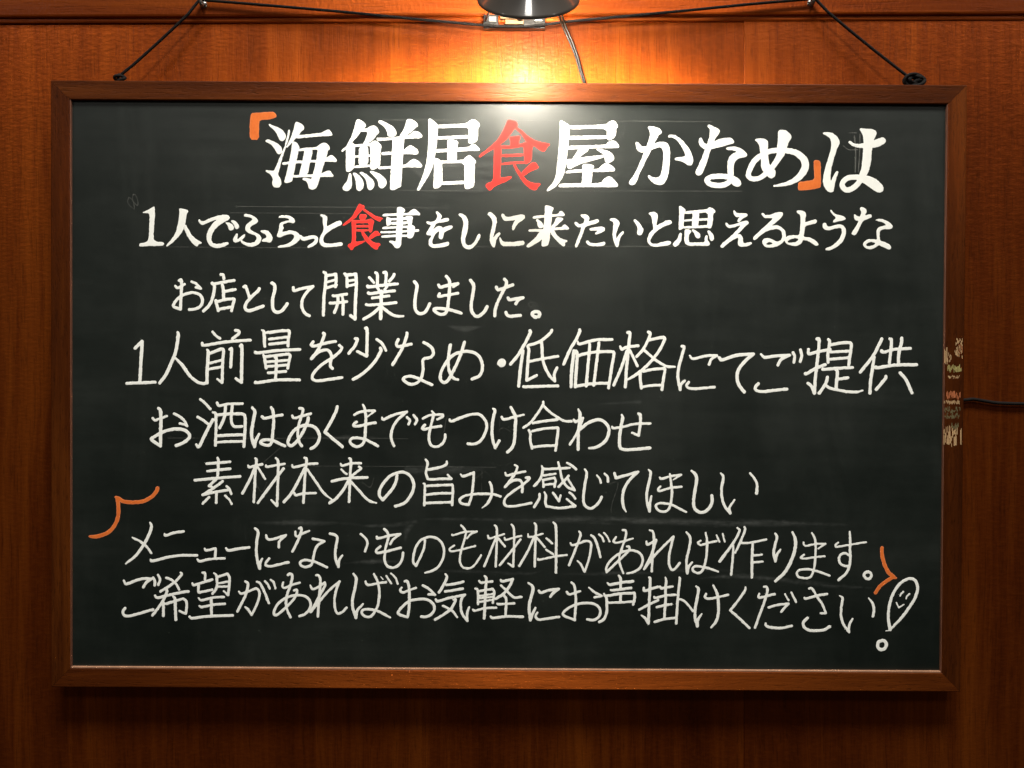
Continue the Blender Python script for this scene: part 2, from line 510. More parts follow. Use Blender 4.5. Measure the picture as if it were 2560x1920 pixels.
# ---------------------------------------------------------------- the writing
# Each stroke is a path (S: width, then x,y[,width] points) or an outline (P; H cuts a hole in the outline before it),
# read off the photograph in enlarged tiles (T: tile corner[, tile width]).
STROKES = """L 1
T 610 270
K o
P 78,440 78,240 88,110 105,72 160,65 300,58 400,52 432,65 452,108 430,135 345,160 215,165 208,250 207,440
K w
P 340,228 355,218 395,238 470,268 530,302 575,360 580,405 560,445 520,460 490,440 470,395 440,335 400,285 350,255
P 295,455 315,435 350,438 430,470 500,520 528,570 525,610 500,640 465,635 440,600 410,545 370,500 310,472
P 295,870 315,858 350,866 385,870 415,868 440,820 470,745 500,670 530,600 565,520 585,420 600,370 608,310 622,290 638,310 632,360 615,430 590,510 560,600 535,680 510,760 490,850 470,905 475,930 500,970 518,1020 515,1065 490,1095 450,1104 410,1092 390,1060 392,1020 402,985 385,945 360,912 320,895
P 705,215 715,198 735,192 770,205 815,235 833,270 825,300 785,330 760,370 730,400 690,450 640,505 598,548 582,545 600,500 640,425 665,360 690,280
P 745,377 860,365 1070,343 1110,318 1155,298 1185,302 1225,365 1220,382 1120,390 1085,388 900,405 715,422
P 665,490 680,468 705,465 735,485 765,530 766,560 755,590 745,640 715,770 690,905 672,985 660,1015 625,1028 585,1037 565,1030 558,1005 570,970 590,900 625,740 650,610
P 755,562 900,548 1000,540 1040,510 1085,482 1120,482 1165,505 1187,540 1185,575 1160,590 1150,640 1120,735 1080,860 1045,980 1015,1080 985,1118 945,1130 905,1118 890,1085 880,1045 860,1010 815,998 805,980 830,962 870,965 930,985 940,945 975,840 1000,700 1018,580 1000,575 880,580 750,603
P 835,580 950,570 940,650 910,770 880,925 762,930 770,880 800,770 825,640
P 525,760 545,750 610,742 730,728 900,720 1115,712 1150,680 1200,650 1225,655 1270,695 1283,725 1275,745 1200,742 1100,742 800,762 600,778 545,788 527,778
P 672,930 800,922 940,915 1070,910 1110,885 1160,868 1190,872 1225,915 1240,935 1230,950 1150,952 1050,955 800,955 670,965
P 1548,180 1562,157 1590,158 1640,180 1678,220 1685,250 1665,270 1635,285 1610,330 1570,390 1500,470 1440,530 1400,580 1360,607 1343,595 1360,568 1410,535 1450,460 1490,380 1520,290
P 1615,292 1690,285 1740,255 1785,240 1825,255 1860,295 1868,335 1850,360 1830,375 1800,420 1750,470 1660,500 1645,498 1690,410 1715,325 1610,328
P 1450,490 1490,465 1515,490 1530,515 1535,560 1532,700 1528,820 1500,855 1450,883 1415,880 1407,850 1408,700 1410,560 1430,510
P 1730,500 1770,465 1815,450 1850,465 1890,505 1900,540 1888,600 1885,780 1870,810 1825,840 1780,858 1755,850 1742,810 1748,700 1745,560
P 1500,505 1640,498 1780,488 1780,522 1650,530 1500,540
P 1500,660 1775,640 1775,672 1500,688
P 1500,800 1765,778 1765,812 1500,832
P 1590,515 1720,510 1715,810 1582,820
P 1450,910 1465,898 1482,905 1488,960 1493,1050 1480,1110 1445,1145 1405,1150 1370,1132 1360,1095 1385,1060 1425,1010 1440,960
P 1500,905 1515,893 1550,900 1600,940 1645,1000 1658,1060 1645,1115 1610,1148 1580,1150 1555,1120 1548,1070 1545,1000 1520,940
P 1592,900 1610,883 1640,885 1710,930 1780,990 1803,1040 1795,1095 1765,1130 1730,1132 1705,1105 1700,1050 1685,990 1640,935
P 1738,885 1755,868 1790,875 1880,910 1955,975 1975,1030 1960,1075 1925,1108 1890,1110 1865,1085 1855,1035 1835,985 1790,935
P 1853,190 1870,170 1900,175 1980,210 2060,255 2100,310 2108,360 2085,395 2010,395 1985,385 1985,345 1960,290 1920,240 1870,212
T 960 270
P 315,160 340,150 370,153 430,185 465,220 470,250 430,275 400,310 350,350 290,385 255,395 215,390 240,345 280,280 300,220
P -102,425 -95,410 -60,412 115,408 200,395 345,378 390,335 430,318 470,325 510,350 530,385 520,410 480,418 400,422 280,425 100,440 -60,455 -95,447
P -37,618 -20,610 105,605 270,590 310,548 350,517 390,522 450,560 480,600 470,630 440,645 370,637 260,635 110,645 -20,652 -37,640
P -80,822 -65,810 100,800 250,790 310,778 350,735 400,703 440,708 500,755 530,795 520,815 490,823 400,820 250,822 100,835 -60,848 -82,838
P 120,410 285,400 275,480 265,640 250,850 240,1060 235,1090 190,1108 150,1130 110,1137 85,1125 82,1090 90,950 100,750 112,550
P 612,160 630,145 655,155 700,190 740,225 745,290 740,400 725,520 710,640 690,740 665,840 620,935 570,1010 520,1090 490,1135 470,1142 455,1130 475,1080 520,980 560,860 590,740 605,600 615,400 615,260
P 725,235 900,225 1140,213 1180,178 1225,158 1260,162 1310,200 1328,235 1320,260 1300,275 1298,380 1290,455 1260,475 1200,492 1170,485 1165,460 1172,380 1170,265 1000,268 725,282
P 725,395 900,388 1185,372 1185,418 950,428 725,435
P 705,570 850,565 1010,552 1170,540 1210,505 1245,495 1290,530 1328,570 1320,592 1200,592 1100,600 900,605 700,618
P 875,450 895,435 950,438 1010,450 1028,480 1015,510 1008,600 1005,740 875,745 878,600
P 690,700 715,688 750,700 785,730 800,765 808,850 808,1040 790,1075 750,1108 710,1115 685,1105 680,1075 688,980 692,840
P 770,730 900,725 1090,720 1130,680 1175,650 1205,665 1270,725 1270,760 1255,770 1252,900 1250,1060 1230,1095 1180,1118 1135,1125 1115,1105 1110,1060 1112,900 1108,760 950,762 785,765
P 790,1018 950,1010 1130,1005 1130,1050 900,1060 785,1065
T 1190 270
K r
P 430,180 445,160 480,160 570,190 580,250 520,300 470,380 410,450 340,500 260,560 180,600 110,645 60,685 40,670 55,640 130,590 200,530 280,460 340,380 390,280
P 540,250 620,300 720,390 820,450 930,480 1010,490 1028,510 990,535 975,570 940,605 890,590 820,535 730,495 680,440 620,350 540,285
P 462,410 475,390 500,395 590,385 612,395 608,430 595,450 592,500 590,530 475,535 470,460
P 330,515 500,520 645,490 690,465 750,480 795,530 775,560 770,700 755,745 720,765 690,780 670,765 665,700 660,550 640,535 500,560 335,565
P 250,520 290,480 340,500 355,560 345,800 330,960 380,960 470,945 495,950 490,970 420,1015 320,1055 250,1090 210,1135 180,1145 160,1115 130,1080 150,1045 235,1010 245,800 250,560
P 335,640 675,630 675,665 335,680
P 330,765 500,742 675,735 690,765 500,775 330,790
P 515,770 540,770 570,830 630,905 690,985 760,1030 840,1040 890,1040 895,1060 860,1090 840,1130 800,1140 740,1110 670,1050 610,970 560,880 520,810
P 630,890 700,820 750,770 790,750 830,755 850,790 868,820 855,840 790,860 720,900 660,940 630,930
K w
P 1158,180 1175,168 1210,185 1295,240 1298,300 1285,430 1270,560 1255,690 1240,780 1225,900 1190,970 1140,1050 1080,1105 1020,1140 985,1155 975,1140 1000,1100 1060,1040 1100,950 1120,800 1140,600 1158,400
P 1280,245 1450,240 1800,228 1840,190 1885,170 1920,180 1960,235 1958,270 1938,285 1935,360 1915,405 1880,432 1840,447 1810,430 1810,290 1600,285 1280,297
P 1270,385 1500,385 1825,378 1825,425 1550,430 1270,440
P 1255,525 1500,518 1790,510 1835,465 1885,447 1930,460 1970,505 1980,535 1970,552 1900,552 1750,555 1500,558 1255,580
P 1430,550 1560,550 1550,590 1480,640 1420,695 1330,705 1360,660 1400,600
P 1250,705 1330,705 1420,690 1600,665 1790,645 1790,675 1600,730 1450,770 1350,815 1310,845 1270,835 1255,800
P 1660,575 1680,558 1730,570 1820,590 1885,630 1912,675 1905,715 1870,745 1820,760 1790,745 1775,690 1770,650 1720,610
P 1240,885 1265,862 1400,850 1550,840 1690,843 1740,790 1790,760 1830,770 1900,810 1925,850 1910,875 1860,878 1700,882 1500,885 1340,895 1265,905 1242,900
P 1468,800 1490,773 1560,775 1620,788 1635,810 1612,850 1605,960 1595,1055 1455,1060 1470,950 1475,850
P 1135,1080 1165,1045 1300,1042 1500,1040 1720,1040 1770,980 1830,945 1870,955 1920,1000 1965,1055 1960,1085 1920,1095 1600,1092 1300,1095 1160,1098
T 1540 290
P 268,370 285,358 310,365 345,415 380,428 430,415 520,385 590,360 660,355 710,375 740,425 747,500 745,620 735,740 715,850 680,915 640,950 595,958 530,940 480,895 440,840 445,822 460,815 490,838 540,855 590,845 620,810 640,720 655,600 655,500 640,450 605,430 560,440 500,465 420,490 360,505 320,495 290,460 275,415
P 437,160 450,143 490,140 540,150 590,165 620,195 635,225 625,248 590,260 555,330 510,410 470,510 420,600 370,710 320,800 290,900 260,945 225,958 195,950 180,920 195,885 240,830 290,740 340,620 390,500 430,400 465,290 470,230 460,190
P 720,285 735,262 780,258 840,275 910,330 980,405 1030,480 1060,560 1068,620 1055,665 1030,685 990,678 950,650 900,620 830,615 808,600 820,578 880,570 945,560 960,540 935,470 890,390 830,320 770,295 730,300
P 1145,330 1155,305 1185,300 1200,340 1225,380 1270,390 1330,365 1400,330 1480,305 1570,298 1610,315 1638,355 1620,380 1560,395 1480,420 1400,440 1310,465 1220,460 1170,425 1145,380
P 1262,145 1275,122 1300,122 1360,150 1420,180 1432,210 1420,250 1385,290 1350,360 1320,440 1290,520 1270,600 1240,680 1210,760 1180,810 1145,823 1110,810 1095,775 1110,740 1150,670 1190,570 1230,460 1270,360 1295,270 1300,210 1290,170
P 1515,450 1535,432 1590,423 1660,425 1740,455 1800,505 1815,540 1800,565 1740,575 1680,590 1640,640 1625,700 1628,840 1545,820 1540,700 1545,620 1570,560 1610,520 1665,500 1650,480 1600,470 1540,470
S 75 1590,850 1480,833 1390,833 1300,850 1258,893 1300,940 1390,958 1480,955 1560,915 1600,850
P 1560,820 1628,825 1690,860 1725,900 1732,945 1710,975 1665,978 1620,960 1570,900
T 1840 290
P 260,335 280,315 330,308 400,315 440,345 443,400 440,500 450,600 465,670 500,730 540,745 550,790 535,840 495,865 450,850 400,790 360,750 345,690 345,600 335,500 325,420 300,365
P 580,225 600,195 650,190 710,210 760,260 768,300 740,345 715,400 690,470 650,550 560,520 570,420 580,320
S 75 625,500,115 590,580,85 500,710,72 420,790,70 340,850,66 240,872,66 180,840,70 178,770,72 235,650,75 300,580,75 390,520,75 470,487,72 570,475,70 700,478,75 830,510,85 930,590,98 960,680,100 930,770,100 860,855,85 760,915,65 640,950,45 530,967,22
K o
P 1072,640 1085,612 1120,610 1150,618 1172,650 1172,800 1175,980 1150,995 1000,1025 880,1028 858,1020 858,930 880,912 1000,895 1085,880 1080,760
K w
P 1197,245 1215,225 1270,222 1340,240 1400,285 1432,340 1430,390 1400,450 1370,530 1340,640 1315,740 1305,830 1310,910 1330,870 1360,800 1390,762 1415,768 1410,800 1385,860 1365,940 1355,1020 1335,1050 1300,1055 1260,1035 1215,970 1200,900 1210,820 1240,690 1280,570 1315,450 1320,370 1300,310 1250,270
P 1555,365 1565,342 1590,345 1620,375 1660,388 1760,378 1880,345 1960,315 2030,297 2060,310 2075,350 2050,385 1990,420 1900,440 1780,447 1680,437 1610,415 1565,380
P 1710,185 1725,168 1800,178 1890,180 1935,205 1947,235 1930,275 1900,340 1885,430 1875,520 1865,650 1835,760 1805,830 1730,850 1700,820 1730,740 1750,600 1757,480 1765,350 1755,270 1735,225
S 75 1760,850 1640,845 1545,860 1482,910 1468,960 1500,1010 1560,1022 1640,980 1710,905 1755,850,60
P 1780,818 1870,840 1960,890 2020,950 2040,1000 2030,1040 1990,1060 1940,1050 1860,995 1790,945 1720,910 1710,840
L 2
T 340 500
K w
P 92,175 105,158 150,148 210,110 245,90 258,95 262,200 250,350 240,480 245,550 290,580 370,580 388,605 375,630 330,635 200,635 60,645 45,632 50,600 120,590 165,565 180,500 185,350 188,220 175,185 140,178 100,182
P 597,125 615,115 660,125 715,135 722,160 700,195 690,280 680,330 655,410 620,470 570,530 500,595 430,645 415,640 425,610 480,555 530,490 565,400 590,280 600,180
P 685,330 710,380 760,470 820,535 890,575 910,590 900,605 865,608 855,640 830,640 780,600 720,520 680,430 660,390
P 860,275 880,265 895,290 930,295 1020,255 1130,215 1240,200 1285,215 1298,250 1280,280 1230,300 1150,350 1080,420 1045,490 1040,550 1060,600 1110,610 1180,600 1260,578 1278,590 1275,615 1230,640 1140,665 1070,660 1010,620 978,560 975,490 1000,410 1060,320 1130,265 1080,280 980,320 920,350 885,330 865,300
P 1232,315 1245,308 1290,312 1335,335 1355,375 1345,410 1310,425 1285,410 1275,370 1255,335
P 1312,290 1330,278 1365,282 1405,320 1428,360 1420,395 1390,405 1370,390 1355,345 1330,315
P 1490,210 1505,192 1560,195 1630,225 1675,260 1690,290 1670,320 1620,345 1580,375 1575,400 1610,430 1670,455 1715,490 1735,530 1720,580 1680,625 1610,648 1540,640 1470,605 1435,565 1460,555 1520,590 1590,598 1640,580 1668,535 1655,495 1610,475 1550,455 1515,420 1508,380 1525,340 1570,305 1610,270 1595,245 1540,235 1500,230
P 1385,460 1405,460 1405,500 1400,545 1440,515 1490,475 1512,475 1505,510 1470,550 1410,580 1370,592 1345,575 1340,540 1360,500
P 1717,430 1735,415 1790,415 1840,440 1875,485 1888,530 1875,570 1850,590 1810,582 1745,573 1738,560 1760,540 1795,530 1808,505 1790,475 1740,450
P 1970,235 1990,215 2060,208 2130,220 2185,255 2200,295 2180,322 2140,315 2100,310 2030,335 2035,370 2045,390 2010,450 2080,430 2150,420 2225,440 2270,490 2260,550 2200,610 2110,650 1970,662 1955,645 1975,632 2080,612 2150,570 2188,520 2180,480 2140,468 2080,480 2000,515 1960,518 1945,495 1970,430 1985,350 1990,320 2060,290 2130,280 2100,255 2030,245 1980,248
T 730 500
S 50 118,495,25 150,535,50 200,532 260,515 310,512 335,535 328,575 290,615,45 230,645,35
P 380,210 400,193 450,205 488,230 485,290 478,370 550,330 640,285 675,290 695,320 680,345 600,380 520,430 455,480 430,540 440,590 500,605 580,600 680,580 703,600 695,630 640,640 540,650 450,655 400,625 378,570 390,500 440,420 430,330 428,245
K r
P 915,70 935,50 960,65 1000,80 1000,110 970,140 920,195 880,250 840,275 780,320 715,360 692,350 720,320 790,270 840,215 880,140
P 985,115 1020,130 1090,180 1150,220 1250,245 1265,262 1235,270 1225,295 1200,295 1130,260 1050,195 980,145
P 932,215 950,195 1025,195 1035,225 1020,250 1010,275 930,275
P 870,270 900,280 1040,275 1090,255 1140,290 1125,330 1110,420 1090,455 1065,445 1060,320 1040,318 900,320 880,325
P 820,280 880,270 890,310 885,480 880,580 950,570 1010,560 1015,575 940,615 860,650 840,690 810,695 795,665 765,640 780,610 825,595 830,450
P 885,348 1065,345 1065,378 885,380
P 885,410 1000,405 1080,408 1070,432 885,438
P 950,430 985,430 1030,490 1080,550 1140,590 1215,600 1225,625 1195,645 1185,685 1150,685 1090,640 1020,570 975,500
P 1060,520 1110,455 1150,425 1190,430 1200,455 1225,470 1210,490 1160,500 1100,540 1070,545
K w
P 1250,210 1275,190 1450,182 1610,180 1640,145 1690,122 1720,135 1770,190 1762,212 1700,208 1550,210 1280,228 1255,225
P 1447,110 1480,92 1530,105 1565,135 1560,160 1540,175 1535,250 1528,400 1510,560 1510,620 1490,655 1455,670 1420,655 1400,620 1360,590 1338,578 1350,562 1400,565 1435,580 1440,450 1450,250
P 1302,240 1320,232 1365,250 1370,280 1368,345 1320,360 1303,345
P 1340,252 1540,245 1600,220 1640,215 1672,235 1665,265 1655,330 1630,355 1600,350 1595,270 1540,275 1340,285
P 1350,305 1620,295 1620,330 1350,345
P 1245,385 1265,370 1450,362 1600,355 1640,335 1690,360 1705,395 1690,460 1670,520 1620,535 1590,515 1600,400 1590,385 1450,392 1270,402 1250,400
P 1215,445 1235,432 1450,430 1750,400 1760,425 1745,440 1600,445 1400,455 1235,462
P 1235,500 1255,488 1450,478 1650,480 1650,508 1450,510 1255,522 1238,515
P 1985,165 2010,155 2040,180 2075,220 2060,255 2050,275 2150,245 2170,260 2168,285 2130,300 2030,315 1990,330 1960,390 1925,420 2020,360 2070,365 2085,390 2150,360 2210,350 2225,375 2200,400 2130,430 2100,450 2092,510 2075,540 2045,540 2028,515 2040,450 2030,425 1990,460 1950,530 1935,580 1950,615 2020,608 2100,590 2160,575 2175,600 2165,630 2100,650 1980,662 1920,655 1888,620 1890,560 1930,490 1870,485 1855,465 1880,420 1930,345 1880,335 1855,305 1870,295 1920,305 1985,285 2015,230 2000,195
T 1100 500
P 255,205 270,187 310,190 360,225 388,280 388,380 370,460 345,540 350,600 385,632 440,615 490,560 525,475 545,465 562,485 550,530 510,600 460,655 400,685 345,670 305,620 290,550 300,460 320,370 325,300 300,245
P 655,205 670,172 695,168 745,195 780,245 787,300 770,380 745,470 735,525 770,480 810,445 835,445 838,475 800,510 775,560 765,620 757,658 735,655 705,620 687,560 692,480 715,390 728,320 715,260 680,220
P 848,200 860,188 880,195 905,228 960,235 1040,215 1130,198 1170,210 1175,240 1150,275 1090,310 1050,360 1030,405 1010,417 995,405 998,360 1020,305 1040,275 960,288 890,288 860,260
P 815,525 830,512 845,530 860,565 900,580 1020,580 1090,565 1155,565 1172,590 1155,620 1100,632 1000,638 890,640 850,620 825,580
P 1280,240 1300,220 1450,208 1640,192 1650,160 1680,150 1705,170 1725,205 1715,222 1600,228 1450,240 1310,258 1285,255
P 1450,90 1465,70 1510,80 1570,105 1568,130 1548,170 1540,300 1530,400 1515,550 1495,620 1460,640 1415,642 1403,625 1410,540 1430,400 1445,250
P 1323,275 1345,260 1390,290 1425,330 1430,365 1410,390 1375,390 1355,365 1345,320
P 1610,240 1660,240 1705,255 1695,280 1640,325 1580,385 1535,385 1540,360 1580,310
P 1220,418 1240,402 1450,405 1600,380 1690,375 1700,345 1730,340 1770,370 1785,400 1770,408 1600,412 1450,435 1245,440 1222,430
P 1380,440 1430,410 1430,520 1380,570 1300,620 1225,658 1200,650 1198,630 1250,580 1310,530
P 1525,400 1570,400 1600,460 1650,520 1720,550 1760,555 1762,575 1725,590 1730,635 1705,645 1650,600 1580,530 1530,460
P 1942,210 1960,198 2020,200 2060,225 2065,260 2045,300 2120,280 2180,262 2200,285 2190,310 2120,335 2010,365 1985,440 1950,530 1920,600 1895,655 1870,655 1865,630 1890,560 1930,460 1955,372 1910,380 1875,350 1857,315 1870,300 1895,310 1925,340 1985,320 2000,260 1960,235
P 2065,405 2080,388 2150,375 2250,368 2280,390 2280,425 2240,445 2180,475 2150,478 2142,460 2170,435 2190,418 2130,420 2080,425
P 2015,580 2030,560 2050,565 2075,595 2150,600 2230,585 2275,575 2290,600 2270,630 2200,640 2080,638 2040,615
T 1480 500
P 242,272 260,255 310,252 360,275 382,310 370,360 345,420 330,480 335,540 370,480 415,435 438,430 440,460 400,500 375,570 365,640 345,655 325,640 300,570 285,500 290,420 300,340 290,300 255,285
P 575,285 585,268 610,275 660,320 690,375 710,400 705,440 685,480 655,490 625,475 625,440 635,390 610,335
P 782,190 795,170 860,165 900,185 910,220 900,290 890,360 960,320 1040,280 1085,278 1107,305 1095,330 1020,355 940,395 870,450 820,520 800,575 830,605 910,602 980,580 1060,562 1095,580 1085,615 1030,630 940,640 860,648 800,625 765,575 768,520 800,450 850,400 838,320 830,240 810,210
P 1200,95 1220,80 1250,100 1292,130 1290,160 1275,190 1270,300 1265,385 1230,415 1205,415 1195,395 1200,280 1207,180
P 1285,160 1450,138 1590,130 1620,102 1650,105 1705,145 1705,175 1675,185 1672,290 1650,390 1610,395 1590,370 1600,280 1605,175 1450,180 1285,195
P 1260,270 1400,262 1610,250 1610,282 1400,290 1260,300
P 1255,365 1400,358 1625,345 1625,382 1420,390 1255,395
P 1395,160 1485,155 1480,240 1468,370 1380,375 1385,260
P 1200,480 1220,452 1245,465 1240,520 1225,580 1190,630 1155,648 1128,635 1117,610 1135,580 1180,540
P 1280,420 1295,400 1330,405 1380,425 1370,450 1340,475 1335,545 1345,585 1400,588 1550,585 1558,560 1552,540 1570,490 1590,487 1600,500 1598,555 1630,590 1625,625 1590,635 1450,630 1330,632 1290,605 1275,550 1280,480
P 1375,415 1395,402 1440,425 1490,465 1502,505 1480,530 1450,530 1430,510 1415,460 1390,435
P 1593,430 1610,418 1640,430 1675,475 1688,530 1675,560 1650,572 1628,550 1620,500 1605,460
P 1950,155 1965,138 1980,150 2000,185 2090,180 2140,185 2157,212 2130,235 2080,260 2050,295 2020,308 2005,290 2030,250 2050,235 1990,235 1965,200
P 1840,325 1855,308 1870,320 1900,350 1990,330 2080,295 2140,282 2170,305 2165,330 2110,370 2060,430 2010,475 2050,472 2085,510 2092,590 2120,600 2190,580 2210,590 2212,610 2150,638 2080,648 2030,640 2015,600 2025,530 2010,520 1950,550 1880,600 1815,660 1790,662 1772,640 1790,610 1850,560 1940,480 2010,410 2060,345 1980,375 1900,390 1860,370
T 1850 500
P 295,190 310,178 335,190 350,212 420,205 500,175 555,163 590,172 600,200 575,235 520,290 430,360 500,345 570,370 620,420 638,490 620,560 570,610 500,645 420,660 350,650 310,610 305,565 330,535 390,525 450,545 510,578 560,560 585,510 580,450 550,410 500,400 430,410 370,430 300,475 220,545 195,555 178,540 190,510 270,430 370,340 460,250 400,250 340,250 315,225
H 360,605 400,578 430,588 460,602 400,620 365,618
P 780,160 800,142 860,148 905,170 913,215 900,280 900,310 960,290 1040,268 1065,285 1062,315 1010,335 900,358 890,440 878,510 950,515 1030,550 1080,595 1085,625 1055,635 1010,610 950,570 870,548 855,600 800,632 740,635 660,615 615,575 622,530 665,495 740,485 820,488 830,400 838,300 835,215 800,190
H 655,575 700,540 750,528 805,532 800,560 760,585 700,592 665,588
P 1245,148 1260,132 1280,160 1320,200 1400,212 1450,235 1465,260 1440,280 1370,290 1310,312 1285,308 1290,285 1330,248 1280,200
P 1142,330 1160,312 1190,318 1200,355 1230,372 1300,350 1380,335 1430,350 1462,400 1465,470 1440,545 1390,610 1320,660 1240,695 1190,697 1178,680 1200,660 1270,635 1340,580 1385,520 1410,450 1405,400 1380,385 1320,395 1220,422 1170,410 1145,375
P 1573,205 1590,195 1620,225 1660,230 1680,170 1655,115 1675,92 1720,108 1752,135 1748,175 1720,215 1800,195 1820,205 1822,240 1780,258 1700,285 1660,370 1610,470 1580,487 1550,482 1538,460 1570,415 1610,350 1640,290 1600,285 1578,250
P 1868,280 1885,265 1950,258 2030,285 2090,330 2112,360 2100,395 2060,405 1990,405 1940,420 1930,470 1935,560 2000,580 2070,620 2092,655 2080,680 2055,685 1990,655 1920,620 1870,660 1800,685 1730,665 1700,625 1710,580 1760,545 1830,540 1895,550 1890,480 1890,410 1920,375 1990,355 2025,350 1980,310 1910,295
H 1740,620 1770,590 1820,580 1872,592 1850,620 1800,638 1755,640
L 3
T 410 670
K w
S 42 212,170 235,165 243,220 238,360 230,480 228,570!  135,535 140,490 190,425 270,370 360,343 430,345 500,375 530,430 525,490 490,540 420,568 350,575
S 36 158,250 185,275 220,262 285,222
S 36 382,190 440,215 510,285! 440,267
S 42 787,90 820,95 828,150
S 42 665,215 690,220 850,190 970,172
S 44 665,210 695,245 690,340 665,430 620,520 545,595
S 44 808,240 820,300 825,415
S 42 835,325 985,298
S 42 715,450 750,590
S 42 740,465 850,435 955,425! 970,440 950,520 932,590
S 42 760,570 930,540
S 42 1103,260 1130,255 1160,340 1180,410
S 46 1315,285 1295,320 1200,410 1135,490 1120,545 1145,585 1210,585 1290,555 1370,530
S 46 1490,205 1530,240 1530,310 1505,420 1500,520 1520,590 1570,612 1630,590 1680,530 1705,495
S 42 1787,270 1800,315 1900,285 2060,255! 1980,330 1920,420 1905,510 1920,580 1960,635 2010,662
T 790 670
S 44 110,60 135,90 128,260 110,400 103,650
S 42 140,105 275,85! 278,170 270,260
S 36 150,195 265,165
S 38 150,275 285,235
S 42 400,80 425,110 430,260
S 46 410,98 550,85! 558,250 545,450 540,705! 480,660
S 36 430,180 530,165
S 36 430,250 530,230
S 40 235,380 260,385 425,360
S 42 195,485 300,480 425,465
S 44 300,385 305,450 285,540 255,615
S 42 362,380 375,480 372,640
S 40 738,130 800,200
S 42 825,65 848,90 848,220
S 42 935,65 970,70 962,220
S 42 1080,90 1068,115 1015,180
S 44 712,250 740,260 950,235 1125,220
S 40 840,260 875,310
S 40 985,250 950,300
S 42 722,345 760,355 900,335 1085,315
S 40 780,415 900,400 1010,385
S 42 695,505 740,512 900,500 1105,480
S 48 905,320 900,500 893,700
S 44 885,540 820,600 740,660 660,705
S 42 920,545 1000,610 1090,660 1205,668,30
T 1000 670
S 46 200,190 232,230 232,290 215,390 205,480 210,560 245,620 300,630 350,605 390,540 412,495
S 44 535,235 560,265 640,245 800,215! 735,265,26
S 40 545,355 535,395 620,380 800,348
S 44 640,115 680,170 688,240 680,370 660,540! 640,610 590,640 530,630 475,590 480,565 540,558 640,568 740,590 845,625
S 46 975,170 1010,220 1018,280 1000,400 985,500 990,590 1030,655 1080,668 1130,640 1175,590 1205,535
S 44 1330,265 1355,300 1430,280 1560,232
S 44 1445,155 1470,180 1465,240 1420,330 1360,450 1320,560 1308,660
S 44 1495,410 1520,440 1600,425 1700,412! 1640,440 1600,495
S 44 1463,610 1480,650 1530,670 1600,660 1665,655
S 48 1920,670 1932,630 1900,605 1850,610 1825,640 1850,670 1880,680
L 4
T 300 810
K w
S 46 210,332 305,240! 303,300 285,600 277,780
S 42 95,820 485,805
S 46 795,115,30 805,160 770,380 720,510 640,690 550,815
S 44 765,470,30 860,570 960,710 1060,795 1140,822 1200,815
S 38 1280,110 1330,165 1380,200
S 42 1595,88 1640,95 1640,135 1555,205
S 42 1137,265 1165,295 1450,250 1800,222
S 46 1205,355,30 1220,400 1205,650 1203,815
S 42 1245,405 1400,345! 1430,370 1418,560 1412,810! 1345,762,30
S 36 1245,540 1400,500
S 38 1225,625 1400,595
S 44 1520,350 1542,360 1530,595
S 46 1665,305 1685,330 1678,805! 1600,755,34
S 44 1960,85,25 1990,120 2000,310
S 40 2025,120 2250,90
T 680 810
S 42 -30,120 80,100 190,92! 240,105 225,220 222,305
S 38 -35,210 210,180
S 40 -35,280 210,255
S 42 -230,385,30 -200,400 100,365 385,352
S 40 -120,430,30 -105,460 -95,540 -80,610
S 40 -110,455 50,435 235,415! 250,440 235,520 218,610
S 38 -85,525 220,500
S 38 -85,590 220,565
S 38 -20,670 -40,675 190,655
S 42 45,465 60,480 50,770
S 42 -230,800,30 -205,812 60,775 380,772
S 42 710,128 725,145 700,220 640,350 545,480
S 42 570,245 545,290 590,305 740,265 880,240
S 42 545,480 640,390 740,358 800,385 822,450 810,520 808,580 835,615
S 42 930,295 965,335 910,410 800,490 680,570 590,660 555,730 580,775 660,785 800,765 965,742
S 44 1150,200 1180,215 1140,310 1062,405
S 44 1290,60 1315,90 1310,445! 1180,380,36
S 40 1450,212 1520,270 1575,365
S 46 1500,335 1505,375 1420,520 1320,630 1220,710 1125,765
S 42 1745,215 1722,270 1740,310 1800,305 1925,278
S 44 1862,120,32 1865,150 1800,340 1670,560
S 42 2100,255 2160,290 2215,340 2230,410 2200,460! 2110,480 2085,510 2090,600 2080,690 2050,770 1990,820 1920,835 1860,810 1815,765 1840,735 1910,722 2000,745 2120,800 2210,840
T 1060 810
S 42 365,290,46 345,400 335,500 340,600 365,690 410,750 470,770,34
S 44 560,250 500,440 400,660 330,780 280,808 235,780 225,710 255,620 330,500 420,420 530,385 620,380 710,405 770,460 805,550 800,650 760,720 665,762
S 60 1040,545 1060,510 1090,510 1105,535 1095,560 1070,570 1055,555 1080,540
S 44 1465,95,46 1470,120 1400,260 1300,430 1195,555
S 44 1365,370 1362,420 1335,600 1308,860
S 42 1765,90,46 1750,120 1650,210 1540,270 1440,300 1450,360 1440,480 1420,780! 1480,750 1555,710
S 40 1465,515 1650,480 1850,445
S 42 1625,250 1632,330 1640,480 1680,610 1740,720 1810,790! 1800,700 1838,605
S 42 1380,855,24 1395,868 1600,862 1850,855
T 1440 810
S 44 50,80,40 50,110 0,220 -80,350 -170,555
S 46 -30,370 -35,430 -60,660 -68,870
S 42 25,240,24 50,275 250,225 320,215 500,215
S 44 0,375 15,410 10,550 -5,760 -10,870
S 42 20,445 120,410 300,385 490,380! 525,405 500,560 470,750 450,885
S 42 190,280 180,420 140,860
S 42 318,260 300,400 245,850
S 42 0,860 150,835 300,820 450,820
S 44 715,118 745,130 735,250 700,600 682,870
S 42 612,310,30 635,350 700,320 860,300
S 42 705,375 620,620 522,845
S 38 745,365 850,580
